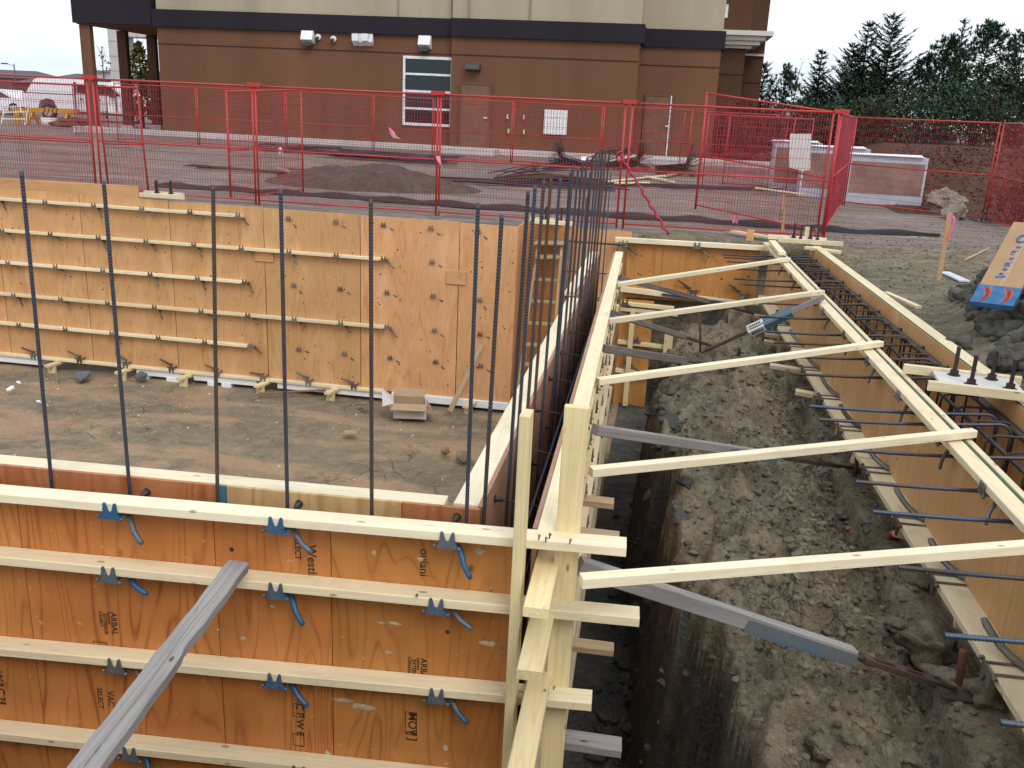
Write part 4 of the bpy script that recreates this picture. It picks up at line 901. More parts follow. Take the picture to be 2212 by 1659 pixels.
p = atz(2070, 1600, gz(1.4, 3.55)+.01); MB().tube([p+V((.07*math.cos(a)*(1+.1*math.sin(a*.7)), .07*math.sin(a), .012+.008*math.sin(a*2.3))) for a in np.linspace(0, 14, 60)], .0013, 4).build('tie_wire_coil', RUST); tag(bpy.data.objects['tie_wire_coil'], 'loose thin coil of tie wire on clay in the bottom right corner', 'wire')
# big clay lumps
for i, (px, py, r, h, l) in enumerate(((2010, 1400, .15, -.78, 'large tan clay lump beside the rusty orange topped stake'), (1990, 1265, .10, -.82, 'grey clay lump in the shadow under the grade beam rail'), (1870, 1150, .07, -.76, 'tan clay lump next to the brick chip'), (1720, 1290, .07, -.72, 'flat cracked clay lump just below the nearest cross brace'), (1945, 1330, .09, -.80, 'rounded grey clay lump left of the second nearest dowel tip'), (1905, 1215, .06, -.80, 'small grey clay lump above the nearest cross brace near the rail'), (2040, 1470, .08, -.80, 'small tan clay lump touching the big one by the stake'), (1790, 1560, .08, -.78, 'low grey clay lump below the nearest turnbuckle'), (1960, 1600, .07, -.82, 'dull grey clay lump left of the wire coil'), (1820, 1075, .06, -.78, 'small clay lump near foot of the second kicker'), (2130, 1530, .10, -.84, 'dark clay lump beside the lower rail at bottom right'))):
    p = atz(px, py, h); mb = MB(); rock(mb, V((p.x, p.y, gz(p.x, p.y)+r*.25)), r, random.Random(i+40), ICO3, 0, .75, .6, True); o = mb.build('clay_lump', CLAY); tag(o, l, 'clay lump')
for i, (px, py, r, l) in enumerate(((2120, 600, .14, 'dark grey clay boulder left of the blue and brown carton'), (2150, 880, .11, 'big grey clay lump beyond the near bolt template'), (2195, 740, .16, 'grey clay lump at the right edge below the carton'), (2080, 690, .10, 'grey clay lump on left slope of the pile'), (2105, 800, .09, 'dark clay lump low on the pile beside the beam rail'))):
    p = atz(px, py, .22); mb = MB(); rock(mb, V((p.x, p.y, gz(p.x, p.y)+r*.35)), r, random.Random(i+70), ICO3, 0, .85, .6, True); o = mb.build('clay_lump', CLAY_D); tag(o, l, 'clay lump')

# ------------------------------------------------------------------ pit floor things
bx = thing('cardboard_box', 'open white and brown cardboard box on the pit floor beneath far form', 'box', (-3.2, 11.4, -2.49))
CARD = simple('cardboard', (.40, .27, .16), .85, 0, .12); CARDW = simple('cardboard_white', (.58, .54, .52), .8, 0, .08)
A_, B_ = atz(850, 903, -2.49), atz(920, 906, -2.49); dX = (B_-A_); dY = V((-dX.y, dX.x, 0)).normalized()*.32+V((-.05, 0, 0)); hZ = V((0, 0, .21))
def quad(name, m_, a, b, c, d, th=.006):
    a, b, c, d = map(V, (a, b, c, d)); n_ = (b-a).cross(d-a).normalized()*th
    return MB().poly([a, b, c, d, a+n_, b+n_, c+n_, d+n_], [(3, 2, 1, 0), (4, 5, 6, 7), (0, 1, 5, 4), (1, 2, 6, 5), (2, 3, 7, 6), (3, 0, 4, 7)]).build(name, m_, bx)
quad('side', CARDW, A_, B_, B_+hZ, A_+hZ); quad('side', CARDW, B_, B_+dY, B_+dY+hZ, B_+hZ); quad('side', CARD, A_+dY, B_+dY, B_+dY+hZ, A_+dY+hZ); quad('side', CARDW, A_, A_+dY, A_+dY+hZ, A_+hZ); quad('base', CARD, A_+V((0, 0, .006)), B_+V((0, 0, .006)), B_+dY+V((0, 0, .006)), A_+dY+V((0, 0, .006)))
quad('flap', CARD, A_+hZ, B_+hZ, B_+hZ+V((.03, -.13, -.05)), A_+hZ+V((-.01, -.13, -.05))); quad('flap', CARD, B_+hZ, B_+dY+hZ, B_+dY+hZ+V((.1, 0, -.13)), B_+hZ+V((.1, 0, -.13))); quad('flap', CARDW, A_+dY+hZ, A_+hZ, A_+hZ+V((-.16, .02, -.06)), A_+dY+hZ+V((-.16, 0, .1))); quad('flap', CARD, A_+dY+hZ, B_+dY+hZ, B_+dY+hZ+V((0, .08, .10)), A_+dY+hZ+V((0, .08, .10)))
p, q = atz(556, 850, -2.47), atz(704, 842, -2.45); o = beam('batten', p, q, .05, .02, simple('red_brown_wood', (.27, .13, .07), .8)); tag(o, 'thin red brown batten lying on pit floor between two support blocks', 'batten')
p, q = atz(972, 888, -2.48), aty(1042, 742, 12.12); o = beam('batten', p, q, .07, .025, LUM_OLD, None, (0, -1, 0)); tag(o, 'brown batten leaning against the far form right of the box', 'batten')
p = atz(757, 935, -2.48); M = Matrix.Translation(p) @ Matrix.Rotation(.5, 4, 'Z'); MB().box(-.08, .08, -.07, .07, 0, .012).mesh('x', CARD); o = put('wood_offcut', MB().box(-.08, .08, -.07, .07, 0, .012).mesh('wood_offcut', simple('offcut_tan', (.42, .27, .15), .8)), M); tag(o, 'small square tan offcut lying on the middle of pit floor', 'offcut')
GREYB = simple('grey_block', (.13, .14, .15), .9, 0, .3, 8., .3)
for px, py, l in ((178*.95+10, 817, 'grey broken block on pit floor near leftmost support block'), (300*1.0+8, 815, 'grey broken block on pit floor left of the notched foam')):
    px = {0: 178, 1: 305}[0 if 'leftmost' in l else 1]; p = atz(px if px < 200 else 305, 812, -2.46); 
    mb = MB(); rock(mb, p, .11, random.Random(int(px)), ICO2, 0, .7, .35); o = mb.build('broken_block', GREYB); tag(o, l, 'block')
for px, py, r, l in ((23, 840, .07, 'white foam chunk on pit floor near left edge'), (40, 826, .04, 'smaller white foam chunk behind the left one'), (84, 868, .04, 'flat white foam scrap on pit floor by the first tall bar')):
    p = atz(px, py, -2.47); mb = MB(); rock(mb, p, r, random.Random(int(px)), ICO1, 0, .7, .4); o = mb.build('foam_chunk', FOAM); tag(o, l, 'foam chunk')
for px, py, r, l in ((962, 973, .075, 'brown clod with a pebble on pit floor near the long form'), (1000, 985, .10, 'dark clod against the long inner form')):
    p = atz(px, py, -2.46); mb = MB(); rock(mb, p, r, random.Random(int(px)), ICO2, 0, .7, .5); o = mb.build('soil_clod', PIT); tag(o, l, 'clod')

# ------------------------------------------------------------------ stakes and things right of the beam
WST = lumber('stake_wood', (.55, .34, .16), (.42, .24, .10), .5, .5, .2)
PINK = simple('ribbon_pink', (.80, .12, .30), .6)
def wstake(px, py, tx, ty, label, w_=.05):
    p = atz(px, py, 0); q = aty(tx, ty, p.y); t = thing('survey_stake', label, 'stake', p); beam('stake', p+V((0, 0, -.2)), q, w_, .02, WST, t, (0, 1, 0)); u = (p-q); beam('painted_tip', q+u*.18, q+V((0, 0, .002)), w_+.002, .022, simple('tip_pink', (.60, .26, .20), .8), t, (0, 1, 0))
    return t, p, q
t, p, q = wstake(2028, 604, 2052, 460, 'brown survey stake with pink ribbon standing in gravel at the right')
mb = MB(); pts = [q+V((.03, -.02, -.02)), q+V((.06, -.02, -.08)), q+V((.05, -.02, -.16)), q+V((.035, -.02, -.24)), q+V((.03, -.02, -.30))]
mb.poly([x for a in pts for x in (a+V((-.012, 0, 0)), a+V((.012, .008, 0)))], [(2*i, 2*i+1, 2*i+3, 2*i+2) for i in range(4)]); mb.build('ribbon', PINK, t)
mb = MB(); u = (q-p)
for j in range(5): mb.box(-.011, .011, -.0125, -.0115, .30+.03*j, .30+.03*j+.018, 0, Matrix.Translation(p.lerp(q, .0)) @ frame((0, 0, 0), u, (0, 1, 0))[0] @ Matrix.Rotation(math.pi/2, 4, 'Y') @ Matrix.Identity(4)) if False else None
t, p, q = wstake(1694, 512, 1692, 421, 'pink topped survey stake with pencilled numbers behind the far bolt template')
M = Matrix((V((0, 0, -1)), V((1, 0, 0)), V((0, -1, 0)))).transposed().to_4x4(); M.translation = V((q.x-.014, q.y-.012, q.z-.20)); letters('110-5', .07, M, INK, t, 'lettering')
p, q = atz(2040, 588, .02), atz(2083, 607, .02); o = beam('metal_strip', p, q, .12, .02, simple('strip_pale_blue', (.55, .60, .68), .5)); tag(o, 'pale bluish flat metal strip on gravel beside the ribbon stake', 'strip')
p, q = atz(2083, 562, .03), atz(2138, 535, .05); MB().tube([p, q], .012, 6).build('stick', LUM_OLD); tag(bpy.data.objects['stick'], 'thin grey stick lying on gravel behind the ribbon stake', 'stick')
p, q = atz(1835, 620, .01), atz(1885, 650, .02); o = beam('loose_board', atz(1914, 633, .0), atz(1985, 664, .02), .06, .03, LUM); tag(o, 'pale board lying in dirt along right side of the beam', 'board')
# the long carton on the clay pile
ct = thing('carton', 'long brown and blue carton with red swirls lying on the grey clay pile', 'carton', (3, 8.2, .3))
BROWNC = simple('carton_brown', (.36, .225, .12), .8, 0, .1); BLUEC = simple('carton_blue', (.03, .13, .30), .7, 0, .35, 14.); REDC = simple('carton_red', (.50, .075, .035), .6)
cBL, cBR, cTL = aty(2115, 650, 7.45), aty(2169, 662, 7.33), aty(2190, 510, 8.2)
ax = (cTL-cBL).normalized(); sx_ = (cBR-cBL); sx_ = (sx_-ax*sx_.dot(ax)); wc = sx_.length; sx_.normalize()
Mc = Matrix((ax, sx_, ax.cross(sx_))).transposed().to_4x4(); Mc.translation = (cBL+cBR)/2
sgn = 1 if ax.cross(sx_).dot(V((0, -1, .4))) > 0 else -1
wc = max(wc, .30); ln = (cTL-cBL).length*1.25
def cbox(name, m_, x0, x1, y0, y1, z0, z1): return MB().box(x0, x1, y0, y1, min(z0*sgn, z1*sgn), max(z0*sgn, z1*sgn), 0, Mc).build(name, m_, ct)
cbox('body', BROWNC, 0, ln, -wc/2, wc/2, -.035, 0)
cbox('printed_end', BLUEC, -.004, .24, -wc/2-.004, wc/2+.004, -.039, .003)
for k0, (yc, wq) in enumerate(((-.09, .04), (.06, .05))):
    mb = MB(); n = 10
    TANC = CARD
    for s_ in (-1, 0, 1):
        pts = []
        for i in range(n+1):
            f_ = i/n; x = .005+.20*f_; yc2 = yc+.03*math.sin(f_*3.)+s_*wq*.36*f_; hw = .008+.009*f_
            pts += [Mc @ V((x, yc2-hw, .0045*sgn)), Mc @ V((x, yc2+hw, .0045*sgn))]
        mb.poly(pts, [(2*i, 2*i+1, 2*i+3, 2*i+2) for i in range(n)])
    mb.build('swirl', REDC, ct)
Mt = Mc @ Matrix.Translation(V((.34, -.02, .003*sgn))) @ (Matrix.Identity(4) if sgn > 0 else Matrix.Rotation(math.pi, 4, 'X'))
PBL = simple('print_blue', (.03, .13, .33), .7); mb = MB(); rnd = random.Random(12)
for j in range(9):
    for q_ in range(4): x = .055*j+rnd.uniform(0, .03); y = rnd.uniform(-.03, .02); mb.box(x, x+rnd.choice((.008, .026)), y, y+rnd.choice((.009, .03)), 0, .001, 0, Mt)
mb.build('printed_line', PBL, ct)
MB().tube([Mt @ V((.60+.055*math.cos(a), .0+.032*math.sin(a), .001)) for a in np.linspace(0, 6.283, 22)], .009, 5).build('printed_ring', PBL, ct)
cbox('tape_strip', CARD, .02, ln, -.018, .018, .0, .0025)
# ------------------------------------------------------------------ red temporary fence
def panel(label, p0, p1, h=1.8, lean=0., mesh_step=.044, group='red temporary fence panels', shear=0, t=.029, zb=.07):
    p0 = V(p0); p1 = V(p1); u = (p1-p0); L = u.length; u.normalize()
    up_ = V((0, 0, 1)); nrm = u.cross(up_).normalized(); up_ = (up_+nrm*lean).normalized()
    o = thing('fence_panel', label, 'fence panel', (p0+p1)/2, group)
    P = lambda s, z: p0+u*(s-shear*z)+up_*z
    for s in (0, L): MB().tube([P(s, 0), P(s, h)], t*.55, 8).build('post', RED, o)
    for z, nm, r in ((h-.02, 'top_rail', .5), (.47*h, 'middle_rail', .42), (zb, 'bottom_rail', .42)): MB().tube([P(0, z), P(L, z)], t*r, 8).build(nm, RED, o)
    m = MB(); r = .0030
    n = int(L/mesh_step)
    for i in range(1, n): m.tube([P(L*i/n, zb), P(L*i/n, h-.02)], r, 3, cap=False, smooth=False)
    k_ = int((h-zb)/.13)
    for j in range(1, k_): z = zb+(h-zb)*j/k_; m.tube([P(0, z), P(L, z)], r, 3, cap=False, smooth=False)
    m.build('wire_mesh', REDW, o)
    return o
def clampbox(o, p, u=(1, 0, 0), z=1.8):
    p = V(p); MB().box(-.10, .10, -.035, .035, z-.03, z+.03, 0, Matrix.Translation(p)).build('top_clamp', RED, o)
def foot(o, p):
    p = V(p); mb = MB(); mb.box(-.09, .09, -.3, .3, .0, .012, 0, Matrix.Translation(p)); mb.tube([p+V((0, 0, .0)), p+V((0, 0, .16))], .018, 6); mb.build('foot_plate', GALV_R, o)
FB = [atz(x, y, 0) for x, y in ((203, 420), (214, 421), (557, 441), (566, 441), (944, 466), (951, 466), (1328, 499), (1342, 501), (1768, 511))]
FB = [V((p.x, 13.65+.07*max(0, p.x+0), 0)) for p in FB]
d = V((-3.05, -.1, 0))
a = panel('red fence panel at left image edge in front of the white pickup', FB[0]+d, FB[0]); clampbox(a, FB[0]+V((.05, 0, 0)))
panel('second red panel doubled up behind the one at the left image edge', FB[0]+d*1.05+V((-.2, .2, 0)), FB[0]+V((-.1, .16, 0)), 1.70)
a = panel('red fence panel between the first post pair and the swung short panel', FB[1], FB[2]); clampbox(a, FB[2]+V((.04, 0, 0)))
panel('narrow leaning red panel just right of the first post pair', FB[1]+V((.05, .12, 0)), V((aty(321, 417, 13.8).x, 13.8, .02)), 1.69, -.06, .06, shear=.075)
a = panel('red fence panel in front of the dirt mound, left of the centre post', FB[3], FB[4]); clampbox(a, FB[4]+V((.0, 0, 0)))
a = panel('red fence panel right of the centre post, before the building door', FB[5], FB[6]); clampbox(a, FB[6]+V((.06, 0, 0))); foot(a, FB[5])
a = panel('red fence panel behind the orange end form with twisted red strap', FB[7], FB[8]); clampbox(a, FB[8]+V((.0, 0, 0))); foot(a, FB[8]+V((-.1, .1, 0)))
s0, s1 = aty(499, 438, 14.45), atz(655, 418, 0); panel('short red panel swung open across the fence at left of centre', s0, s1, 1.8)
s0, s1 = aty(1502, 452, 15.15), aty(1764, 508, 14.4); panel('big red panel swung back behind fence, holding the white sheet', s0, s1, 1.81, 0, .04)
s0, s1 = atz(1516, 407.5, 0), atz(1696, 419, 0); panel('slanted red panel standing in yard behind the swung panel', s0, s1, 1.75, .12)
s0, s1 = atz(1464, 372, .05), atz(1640, 352, .1); panel('red panel doubled close behind the slanted one in the yard', atz(1560, 402, 0), atz(1735, 412, 0), 1.75, .1, .045)
panel('farther leaning red panel in front of right setback wall', s0, V((s0.x+3.0, s0.y+.6, .05)), 1.8, .15)
q0 = atz(1776, 509, 0); q1 = atz(1819, 442, 0); panel('short looking red panel going back from the right corner post', q0, q1, 1.8)
q1 = atz(1823, 443, 0); q2 = atz(2120, 478, 0); a = panel('red fence panel in front of the stacked glass panels', q1, q2, 1.8); foot(a, q2)
q3 = atz(2128, 479, 0); q4 = q3+(atz(2159, 491, 0)-q3).normalized()*3.; panel('red fence panel at right image edge against the brush', q3, q4, 1.8)
mp = [(-17.2, 27.2), (-14.5, 27.3), (-11.6, 27.3), (-8.8, 27.2), (-6.9, 27.1), (-4.5, 26.9), (-1.9, 26.8), (.6, 27.)]
ml = ['far red panel at left of the porch columns', 'far red panel in front of porch and brown wall corner', 'far red panel under the two wall cameras', 'far red panel beneath the vent hoods', 'far red panel before the white framed window', 'far red panel before the left building door', 'far red panel before the white notice board']
for i in range(7): 
    a = panel(ml[i], (mp[i][0]+.03, mp[i][1], gz(*mp[i])), (mp[i+1][0]-.03, mp[i+1][1], gz(*mp[i+1])), 1.75, 0, .06)
    foot(a, (mp[i][0], mp[i][1], gz(*mp[i])))
p0, p1 = atz(324, 455*.502, 0), None
panel('small far red panel turned sideways beside the yellow trestle', tuple(atz(166, 300, 0)), tuple(atz(236, 288, 0)), 1.75, 0, .09)
# things hanging on the fence
SHEET = simple('sheet_white', (.66, .63, .62), .7, 0, .1)
c = [aty(x, y, 14.42) for x, y in ((1707, 289), (1752, 289), (1750, 367), (1735, 369), (1704, 362))]
mb = MB(); pts = c+[q+V((0, .012, 0)) for q in c]; mb.poly(pts, [(4, 3, 2, 1, 0), (5, 6, 7, 8, 9)]+[(i, (i+1) % 5, 5+(i+1) % 5, 5+i) for i in range(5)]); o = mb.build('white_sheet', SHEET); tag(o, 'blank white sheet with rounded corners hung on the swung red panel', 'sheet')
def rag(px, py, Y, pts, m_, label, sz=1.):
    c = aty(px, py, Y); mb = MB(); v = []
    for i, (x, z) in enumerate(pts): v.append(c+V((x*sz, .02*math.sin(i*2.1), z*sz)))
    n = len(v); v2 = [p+V((0, -.012, 0)) for p in v]; mb.poly(v+v2, [tuple(range(n)), tuple(reversed(range(n, 2*n)))]+[(i, n+i, n+(i+1) % n, (i+1) % n) for i in range(n)])
    o = mb.build('flagging_rag', m_); return tag(o, label, 'rag')
PINKW = simple('rag_pink', (.66, .26, .34), .7, 0, .3, 20.)
rag(843, 282, 13.6, [(-.02, .05), (.05, -.01), (.09, -.06), (.17, -.12), (.13, -.12), (.05, -.10), (.0, -.05)], PINKW, 'pink rag tied on fence panel left of the centre post')
rag(1590, 458, 14.9, [(.0, .02), (.02, -.02), (.05, -.13), (.03, -.19), (0, -.15), (-.03, -.18), (-.05, -.13), (-.02, -.02)], PINKW, 'pink and white rag hanging low on the swung red panel')
rag(605, 325, 17., [(-.03, .05), (.03, .06), (.06, -.02), (.05, -.10), (.02, -.02), (-.02, -.10)], SHEET, 'small white rag above the ground behind the swung short panel')
rag(946, 340, 13.55, [(-.03, .02), (.03, .02), (.06, -.10), (.09, -.16), (.03, -.13), (.0, -.05)], PINKW, 'pink rag knotted to the middle rail at the centre post')
rag(1262, 343, 13.3, [(-.05, .03), (.03, .035), (.035, -.02), (-.04, -.02)], WHITE, 'small white paper scrap stuck on the fence above the long bar row')
p, q = aty(1340, 335, 13.6), atz(1443, 505, .02); pts = [p.lerp(q, i/24)+V((.015*math.sin(i*1.9), -.03, .015*math.cos(i*1.9))) for i in range(25)]
MB().tube(pts, [.020+.006*math.sin(i*2.4) for i in range(25)], 6).build('twisted_strap', simple('strap_crimson', (.36, .02, .05), .6, 0, .4, 20.)); o = bpy.data.objects['twisted_strap']; tag(o, 'twisted red strap slanting from fence post down to ground', 'strap')
mb = MB(); mb.tube([aty(1340, 335, 13.6)+V((.05*math.cos(a), -.04+.03*math.sin(a*2), .07*math.sin(a)-.02)) for a in np.linspace(0, 9, 40)], .012, 5); mb.build('strap_knot', RED, o)

# ------------------------------------------------------------------ yard: rebar stacks, mound, scraps
def pile(label, a, b, n, wdt, seed, r=.012, z=0., m_=REBAR_D, name='rebar_bundle', lift=.05, bend=0.):
    rnd = random.Random(seed); mb = MB(); p, q = V(a), V(b); s = V((0, 0, 1)).cross((q-p).normalized())
    for i in range(n):
        o1, o2 = rnd.uniform(-wdt, wdt), rnd.uniform(-wdt, wdt); e1, e2 = rnd.uniform(-.05, .12), rnd.uniform(-.15, .05); z1 = rnd.uniform(.01, lift); z2 = rnd.uniform(.01, lift)
        A, B = p.lerp(q, e1)+s*o1+V((0, 0, z1)), p.lerp(q, 1+e2)+s*o2+V((0, 0, z2)); md = A.lerp(B, .5)+s*rnd.uniform(-.1, .1)*(1+bend)+V((0, 0, bend*rnd.random()*.2))
        for X in (A, B): X.z += gz(X.x, X.y)
        md.z += gz(md.x, md.y); mb.tube([A, A.lerp(md, .5), md, md.lerp(B, .5), B], r, 5)
    o = mb.build(name, m_); return tag(o, label, 'rebar pile')
g = lambda x, y: tuple(atz(x, y, 0.02))
pile('long bundle of dark bars lying left behind the swung short panel', g(410, 361), g(660, 378), 10, .12, 1)
pile('long row of thin bars lying across the middle of the yard', g(640, 378), g(1330, 412), 16, .45, 2, .013, 0, REBAR_D, lift=.10)
pile('second thin spread of long bars behind the far bar row', g(900, 385), g(1500, 408), 8, .35, 3, .013)
pile('dark bar stack lying in front of the foundation at left', g(560, 331), g(740, 340), 14, .22, 4, .014, lift=.22)
pile('blue grey bar stack in front of entrance slab', g(700, 343), g(985, 362), 26, .5, 5, .014, 0, REBAR, lift=.25)
pile('loose heap of bent bars left of the bristling bar bundle', g(1090, 384), g(1240, 372), 14, .5, 6, .012, lift=.18, bend=.8)
pile('low brown heap of short rusty bars in front of the bristling bundle', g(1075, 392), g(1300, 398), 40, .35, 7, .010, 0, RUST, lift=.12, bend=.6)
pile('thin long bars at right behind the swung red panel', g(1430, 405), g(1760, 416), 8, .5, 8, .013)
def bristle(label, c, dirv, L, n, seed, spread=.35, m_=REBAR_D):
    spread *= 1.35
    rnd = random.Random(seed); mb = MB(); c = V(c); c.z += gz(c.x, c.y); dv = V(dirv).normalized(); s = dv.orthogonal().normalized(); t_ = dv.cross(s)
    for i in range(n):
        a = rnd.uniform(0, 6.28); r = rnd.uniform(0, .16); k1 = rnd.uniform(.6, 1.3)
        A = c+(s*math.cos(a)+t_*math.sin(a))*r+V((0, 0, .2)); B = A-dv*L*rnd.uniform(.9, 1.05); C_ = A+dv*.35+(s*math.cos(a)+t_*math.sin(a))*spread*k1+V((0, 0, .12*rnd.random()))
        mb.tube([B, A, A.lerp(C_, .6)+V((0, 0, .03)), C_], .010, 4)
    o = mb.build('rebar_bundle', m_); return tag(o, label, 'rebar pile')
bristle('dark tied bundle with bristling bent ends left of far bars', g(1215, 368), (-1, -.2, .3), 2.4, 60, 1, .30)
bristle('bristling brown bar bundle at foot of the fence strap', g(1375, 372), (1, -.2, .25), 1.2, 60, 2, .38, RUST)
bristle('small bristling bar heap right of the fence strap', g(1480, 385), (1, -.3, .15), .9, 40, 3, .35, RUST)
mb = MB(); c = atz(1310, 372, 0); c.z = gz(c.x, c.y)
for i in range(9): mb.tube([c+V(((.42+.04*i % .3)*math.cos(a), .2*math.sin(a)*(1+.1*i), .25+.25*math.sin(a*1.0+.3*i)+.02*i)) for a in np.linspace(0, 6.28, 20)], .011, 4)
o = mb.build('wire_coil', REBAR_D); tag(o, 'dark coiled bar loops between the two bristling bundles', 'coil')
for i, (a, b, l) in enumerate((((1290, 399), (1440, 384), 'pale thin plank on lumber scraps behind far bars'), ((1330, 402), (1400, 400), 'short pale plank lowest of the lumber scraps'), ((1395, 389), (1455, 398), 'pale plank crossing over the lumber scraps'), ((1440, 388), (1500, 376), 'grey brown plank right of the lumber scraps'), ((1630, 418), (1740, 426), 'pale plank behind swung panel near right corner'), ((596, 376), (625, 377), 'short tan plank on the long dark bundle'), ((1660, 408), (1720, 412), 'short plank stack in front of the carton boxes'))):
    o = beam('plank', V(g(*a))+V((0, 0, .05+.02*i)), V(g(*b))+V((0, 0, .06)), .10, .035, LUM if 'pale' in l else LUM_OLD); tag(o, l, 'plank')
bx0 = atz(1700, 412, 0); o = MB().box(bx0.x-.2, bx0.x+1.2, bx0.y, bx0.y+.6, gz(bx0.x, bx0.y), gz(bx0.x, bx0.y)+.28).build('carton', CARD); tag(o, 'low brown carton on the ground behind right corner post', 'carton')
for dx in (.0, .9): MB().box(bx0.x+dx, bx0.x+dx+.18, bx0.y-.006, bx0.y, .12, .22).build('paper_tag', SHEET, o)
# dirt mound
def mound(label, cx_, cy_, rx, ry, h, seed, m_, name='dirt_mound', n=60):
    mb = MB(); pts = []; fs = []
    for j in range(n+1):
        for i in range(n+1):
            x, y = cx_+rx*(2*i/n-1), cy_+ry*(2*j/n-1); rr = math.hypot((x-cx_)/rx, (y-cy_)/ry)
            z = gz(x, y)-.02+h*max(0, 1-rr)**.8*(1+.5*noise.noise(V((x*1.2, y*1.2, seed))))+.05*noise.noise(V((x*5, y*5, seed)))*max(0, 1-rr)*1.5; pts.append((x, y, z))
    for j in range(n):
        for i in range(n): a = j*(n+1)+i; fs.append((a, a+1, a+n+2, a+n+1))
    mb.poly(pts, fs, 0, True); o = mb.build(name, m_); return tag(o, label, 'mound')
DIRT = soil('mound_dirt', (.07, .055, .046), (.10, .08, .066), (.13, .105, .085), 1.2, .2, 0, .7)
c = atz(790, 405, 0); mound('low dark dirt mound in the yard behind fence, left of centre', c.x, c.y+.4, 2.3, 1.3, .52, 3., DIRT)
# black cloth edge along the fence line
p, q = atz(1020, 452, .0), atz(2012, 503, .0); mb = MB(); n = 90; pts = []
for i in range(n+1):
    f_ = i/n; x = -9.+13.3*f_; y = 15.5-.35*f_+.03*math.sin(i*1.3); wq = .34*min(1, (1-f_)*9+.05)
    for s_, z in ((-.62, .003), (-.25, .05), (.25, .06+.02*math.sin(i*.9)), (.62, .003)): pts.append((x, y+s_*wq*1.3, gz(x, y)+z+.004))
mb.poly(pts, [(4*i+j, 4*i+4+j, 4*i+5+j, 4*i+1+j) for i in range(n) for j in range(3)], 0, True); o = mb.build('silt_cloth', simple('cloth_black', (.010, .010, .010), .9, 0, .4, 9., .4)); tag(o, 'black cloth strip lying along the ground behind the red fence', 'ground cloth')
# ------------------------------------------------------------------ stacked wrapped panels, boulders
PANB = simple('panel_face_brown', (.30, .20, .165), .2, 0, .35, 2.5); PANW = simple('panel_wrap', (.50, .53, .60), .3, 0, .15, 5.)
def wrapped(label, p0, p1, z1, depth, sl=.0):
    p0 = V(p0); p1 = V(p1); u = (p1-p0); L = u.length; M, _ = frame(p0, p1); t = thing('wrapped_panel', label, 'wrapped panel', p0, 'plastic wrapped panels')
    def b_(nm, m_, *q): mb = MB(); [mb.box(*x, 0, M) for x in q]; return mb.build(nm, m_, t)
    b_('panel_face', PANB, (.06, L-.06, .006, depth, .22, z1-.14)); b_('wrapping', PANW, (0, L, -.0, depth+.01, .0, .215), (0, L, 0, depth+.01, z1-.135, z1-.0), (0, .055, .002, depth, .22, z1-.14), (L-.055, L, .002, depth, .22, z1-.14))
    mb = MB(); mb.poly([M @ V((x, y, z)) for x, y, z in ((-.1, -.04, z1+.006), (L*.93, -.06, z1+.006), (L*.97, depth+.12, z1+.03), (.05, depth+.1, z1+.012), (-.1, -.04, z1+.018), (L*.93, -.06, z1+.018), (L*.97, depth+.12, z1+.042), (.05, depth+.1, z1+.024))], [(3, 2, 1, 0), (4, 5, 6, 7), (0, 1, 5, 4), (1, 2, 6, 5), (2, 3, 7, 6), (3, 0, 4, 7)]); mb.build('plastic_sheet', FOAM, t)
a_, b_2 = atz(1822, 437, 0), atz(1990, 448, 0)
wrapped('front wrapped brown panel stack with white plastic edges, beside the boulders', a_, V((b_2.x, a_.y-.1, 0)), 1.02, .5)
wrapped('wrapped panel stack behind and left of the front one', a_+V((-.85, .9, 0)), V((b_2.x-1.0, a_.y+.9, 0)), 1.12, .5)
wrapped('rear wrapped panel stack nearest the right corner post', a_+V((-1.4, 1.9, .0)), V((b_2.x-1.9, a_.y+1.9, 0)), 1.18, .5)
ICO4 = ico(4); STONE = simple('boulder_stone', (.24, .20, .165), .9, 0, .45, 5., .8)
for i, (px, py, r, l) in enumerate(((2050, 462, .42, 'left brown boulder in front of the leaf bank'), (2100, 440, .46, 'right pale boulder leaning behind the left one'), (2065, 478, .2, 'small stone in front of the two boulders'))):
    p = atz(px, py, 0); mb = MB(); rock(mb, p+V((0, .3, r*.45)), r, random.Random(i+15), ICO4, 0, .9, .5); mb.v = [tuple(V(q)+V((noise.noise(V(q)*7), noise.noise(V(q)*7+V((9, 0, 0))), noise.noise(V(q)*7+V((0, 9, 0)))))*.05) for q in mb.v]; o = mb.build('boulder', STONE); tag(o, l, 'boulder')
# ------------------------------------------------------------------ vegetation
def leafmat(name, cols, tr=.0):
    m, nt, b = mat(name); k = N(nt); n = k.noise(k.world(), 3.2, 3); n2 = k.noise(k.world(), 21., 2)
    c = k.mix(k.ramp(n, (.35, 0.), (.65, 1.)), cols[0], cols[1]); c = k.mix(k.ramp(n2, (.45, 0.), (.7, .8)), c, cols[2]); done(k, b, c, .75, spec=.25); return m
SPR = leafmat('spruce_needles', ((.022, .046, .026), (.042, .078, .042), (.06, .10, .052))); PINE = leafmat('pine_needles', ((.020, .052, .027), (.036, .085, .042), (.055, .11, .055)))
BRN = leafmat('dead_brush', ((.055, .032, .018), (.085, .046, .025), (.04, .034, .018))); OLV = leafmat('olive_brush', ((.04, .05, .02), (.07, .07, .028), (.03, .045, .02))); YEL = leafmat('yellow_leaves', ((.22, .13, .02), (.16, .11, .02), (.28, .17, .03)))
BARK = simple('bark', (.07, .052, .04), .9, 0, .4, 9.)
def spray(mb, p, d, L, w_, rnd):
    s = d.cross(V((rnd.gauss(0, .3), rnd.gauss(0, .3), 1))).normalized()*w_
    e = p+d*L; mb.poly([p-s*.5, p+s*.5, p+d*L*.55+s, e, p+d*L*.55-s], [(0, 1, 2, 3, 4)])
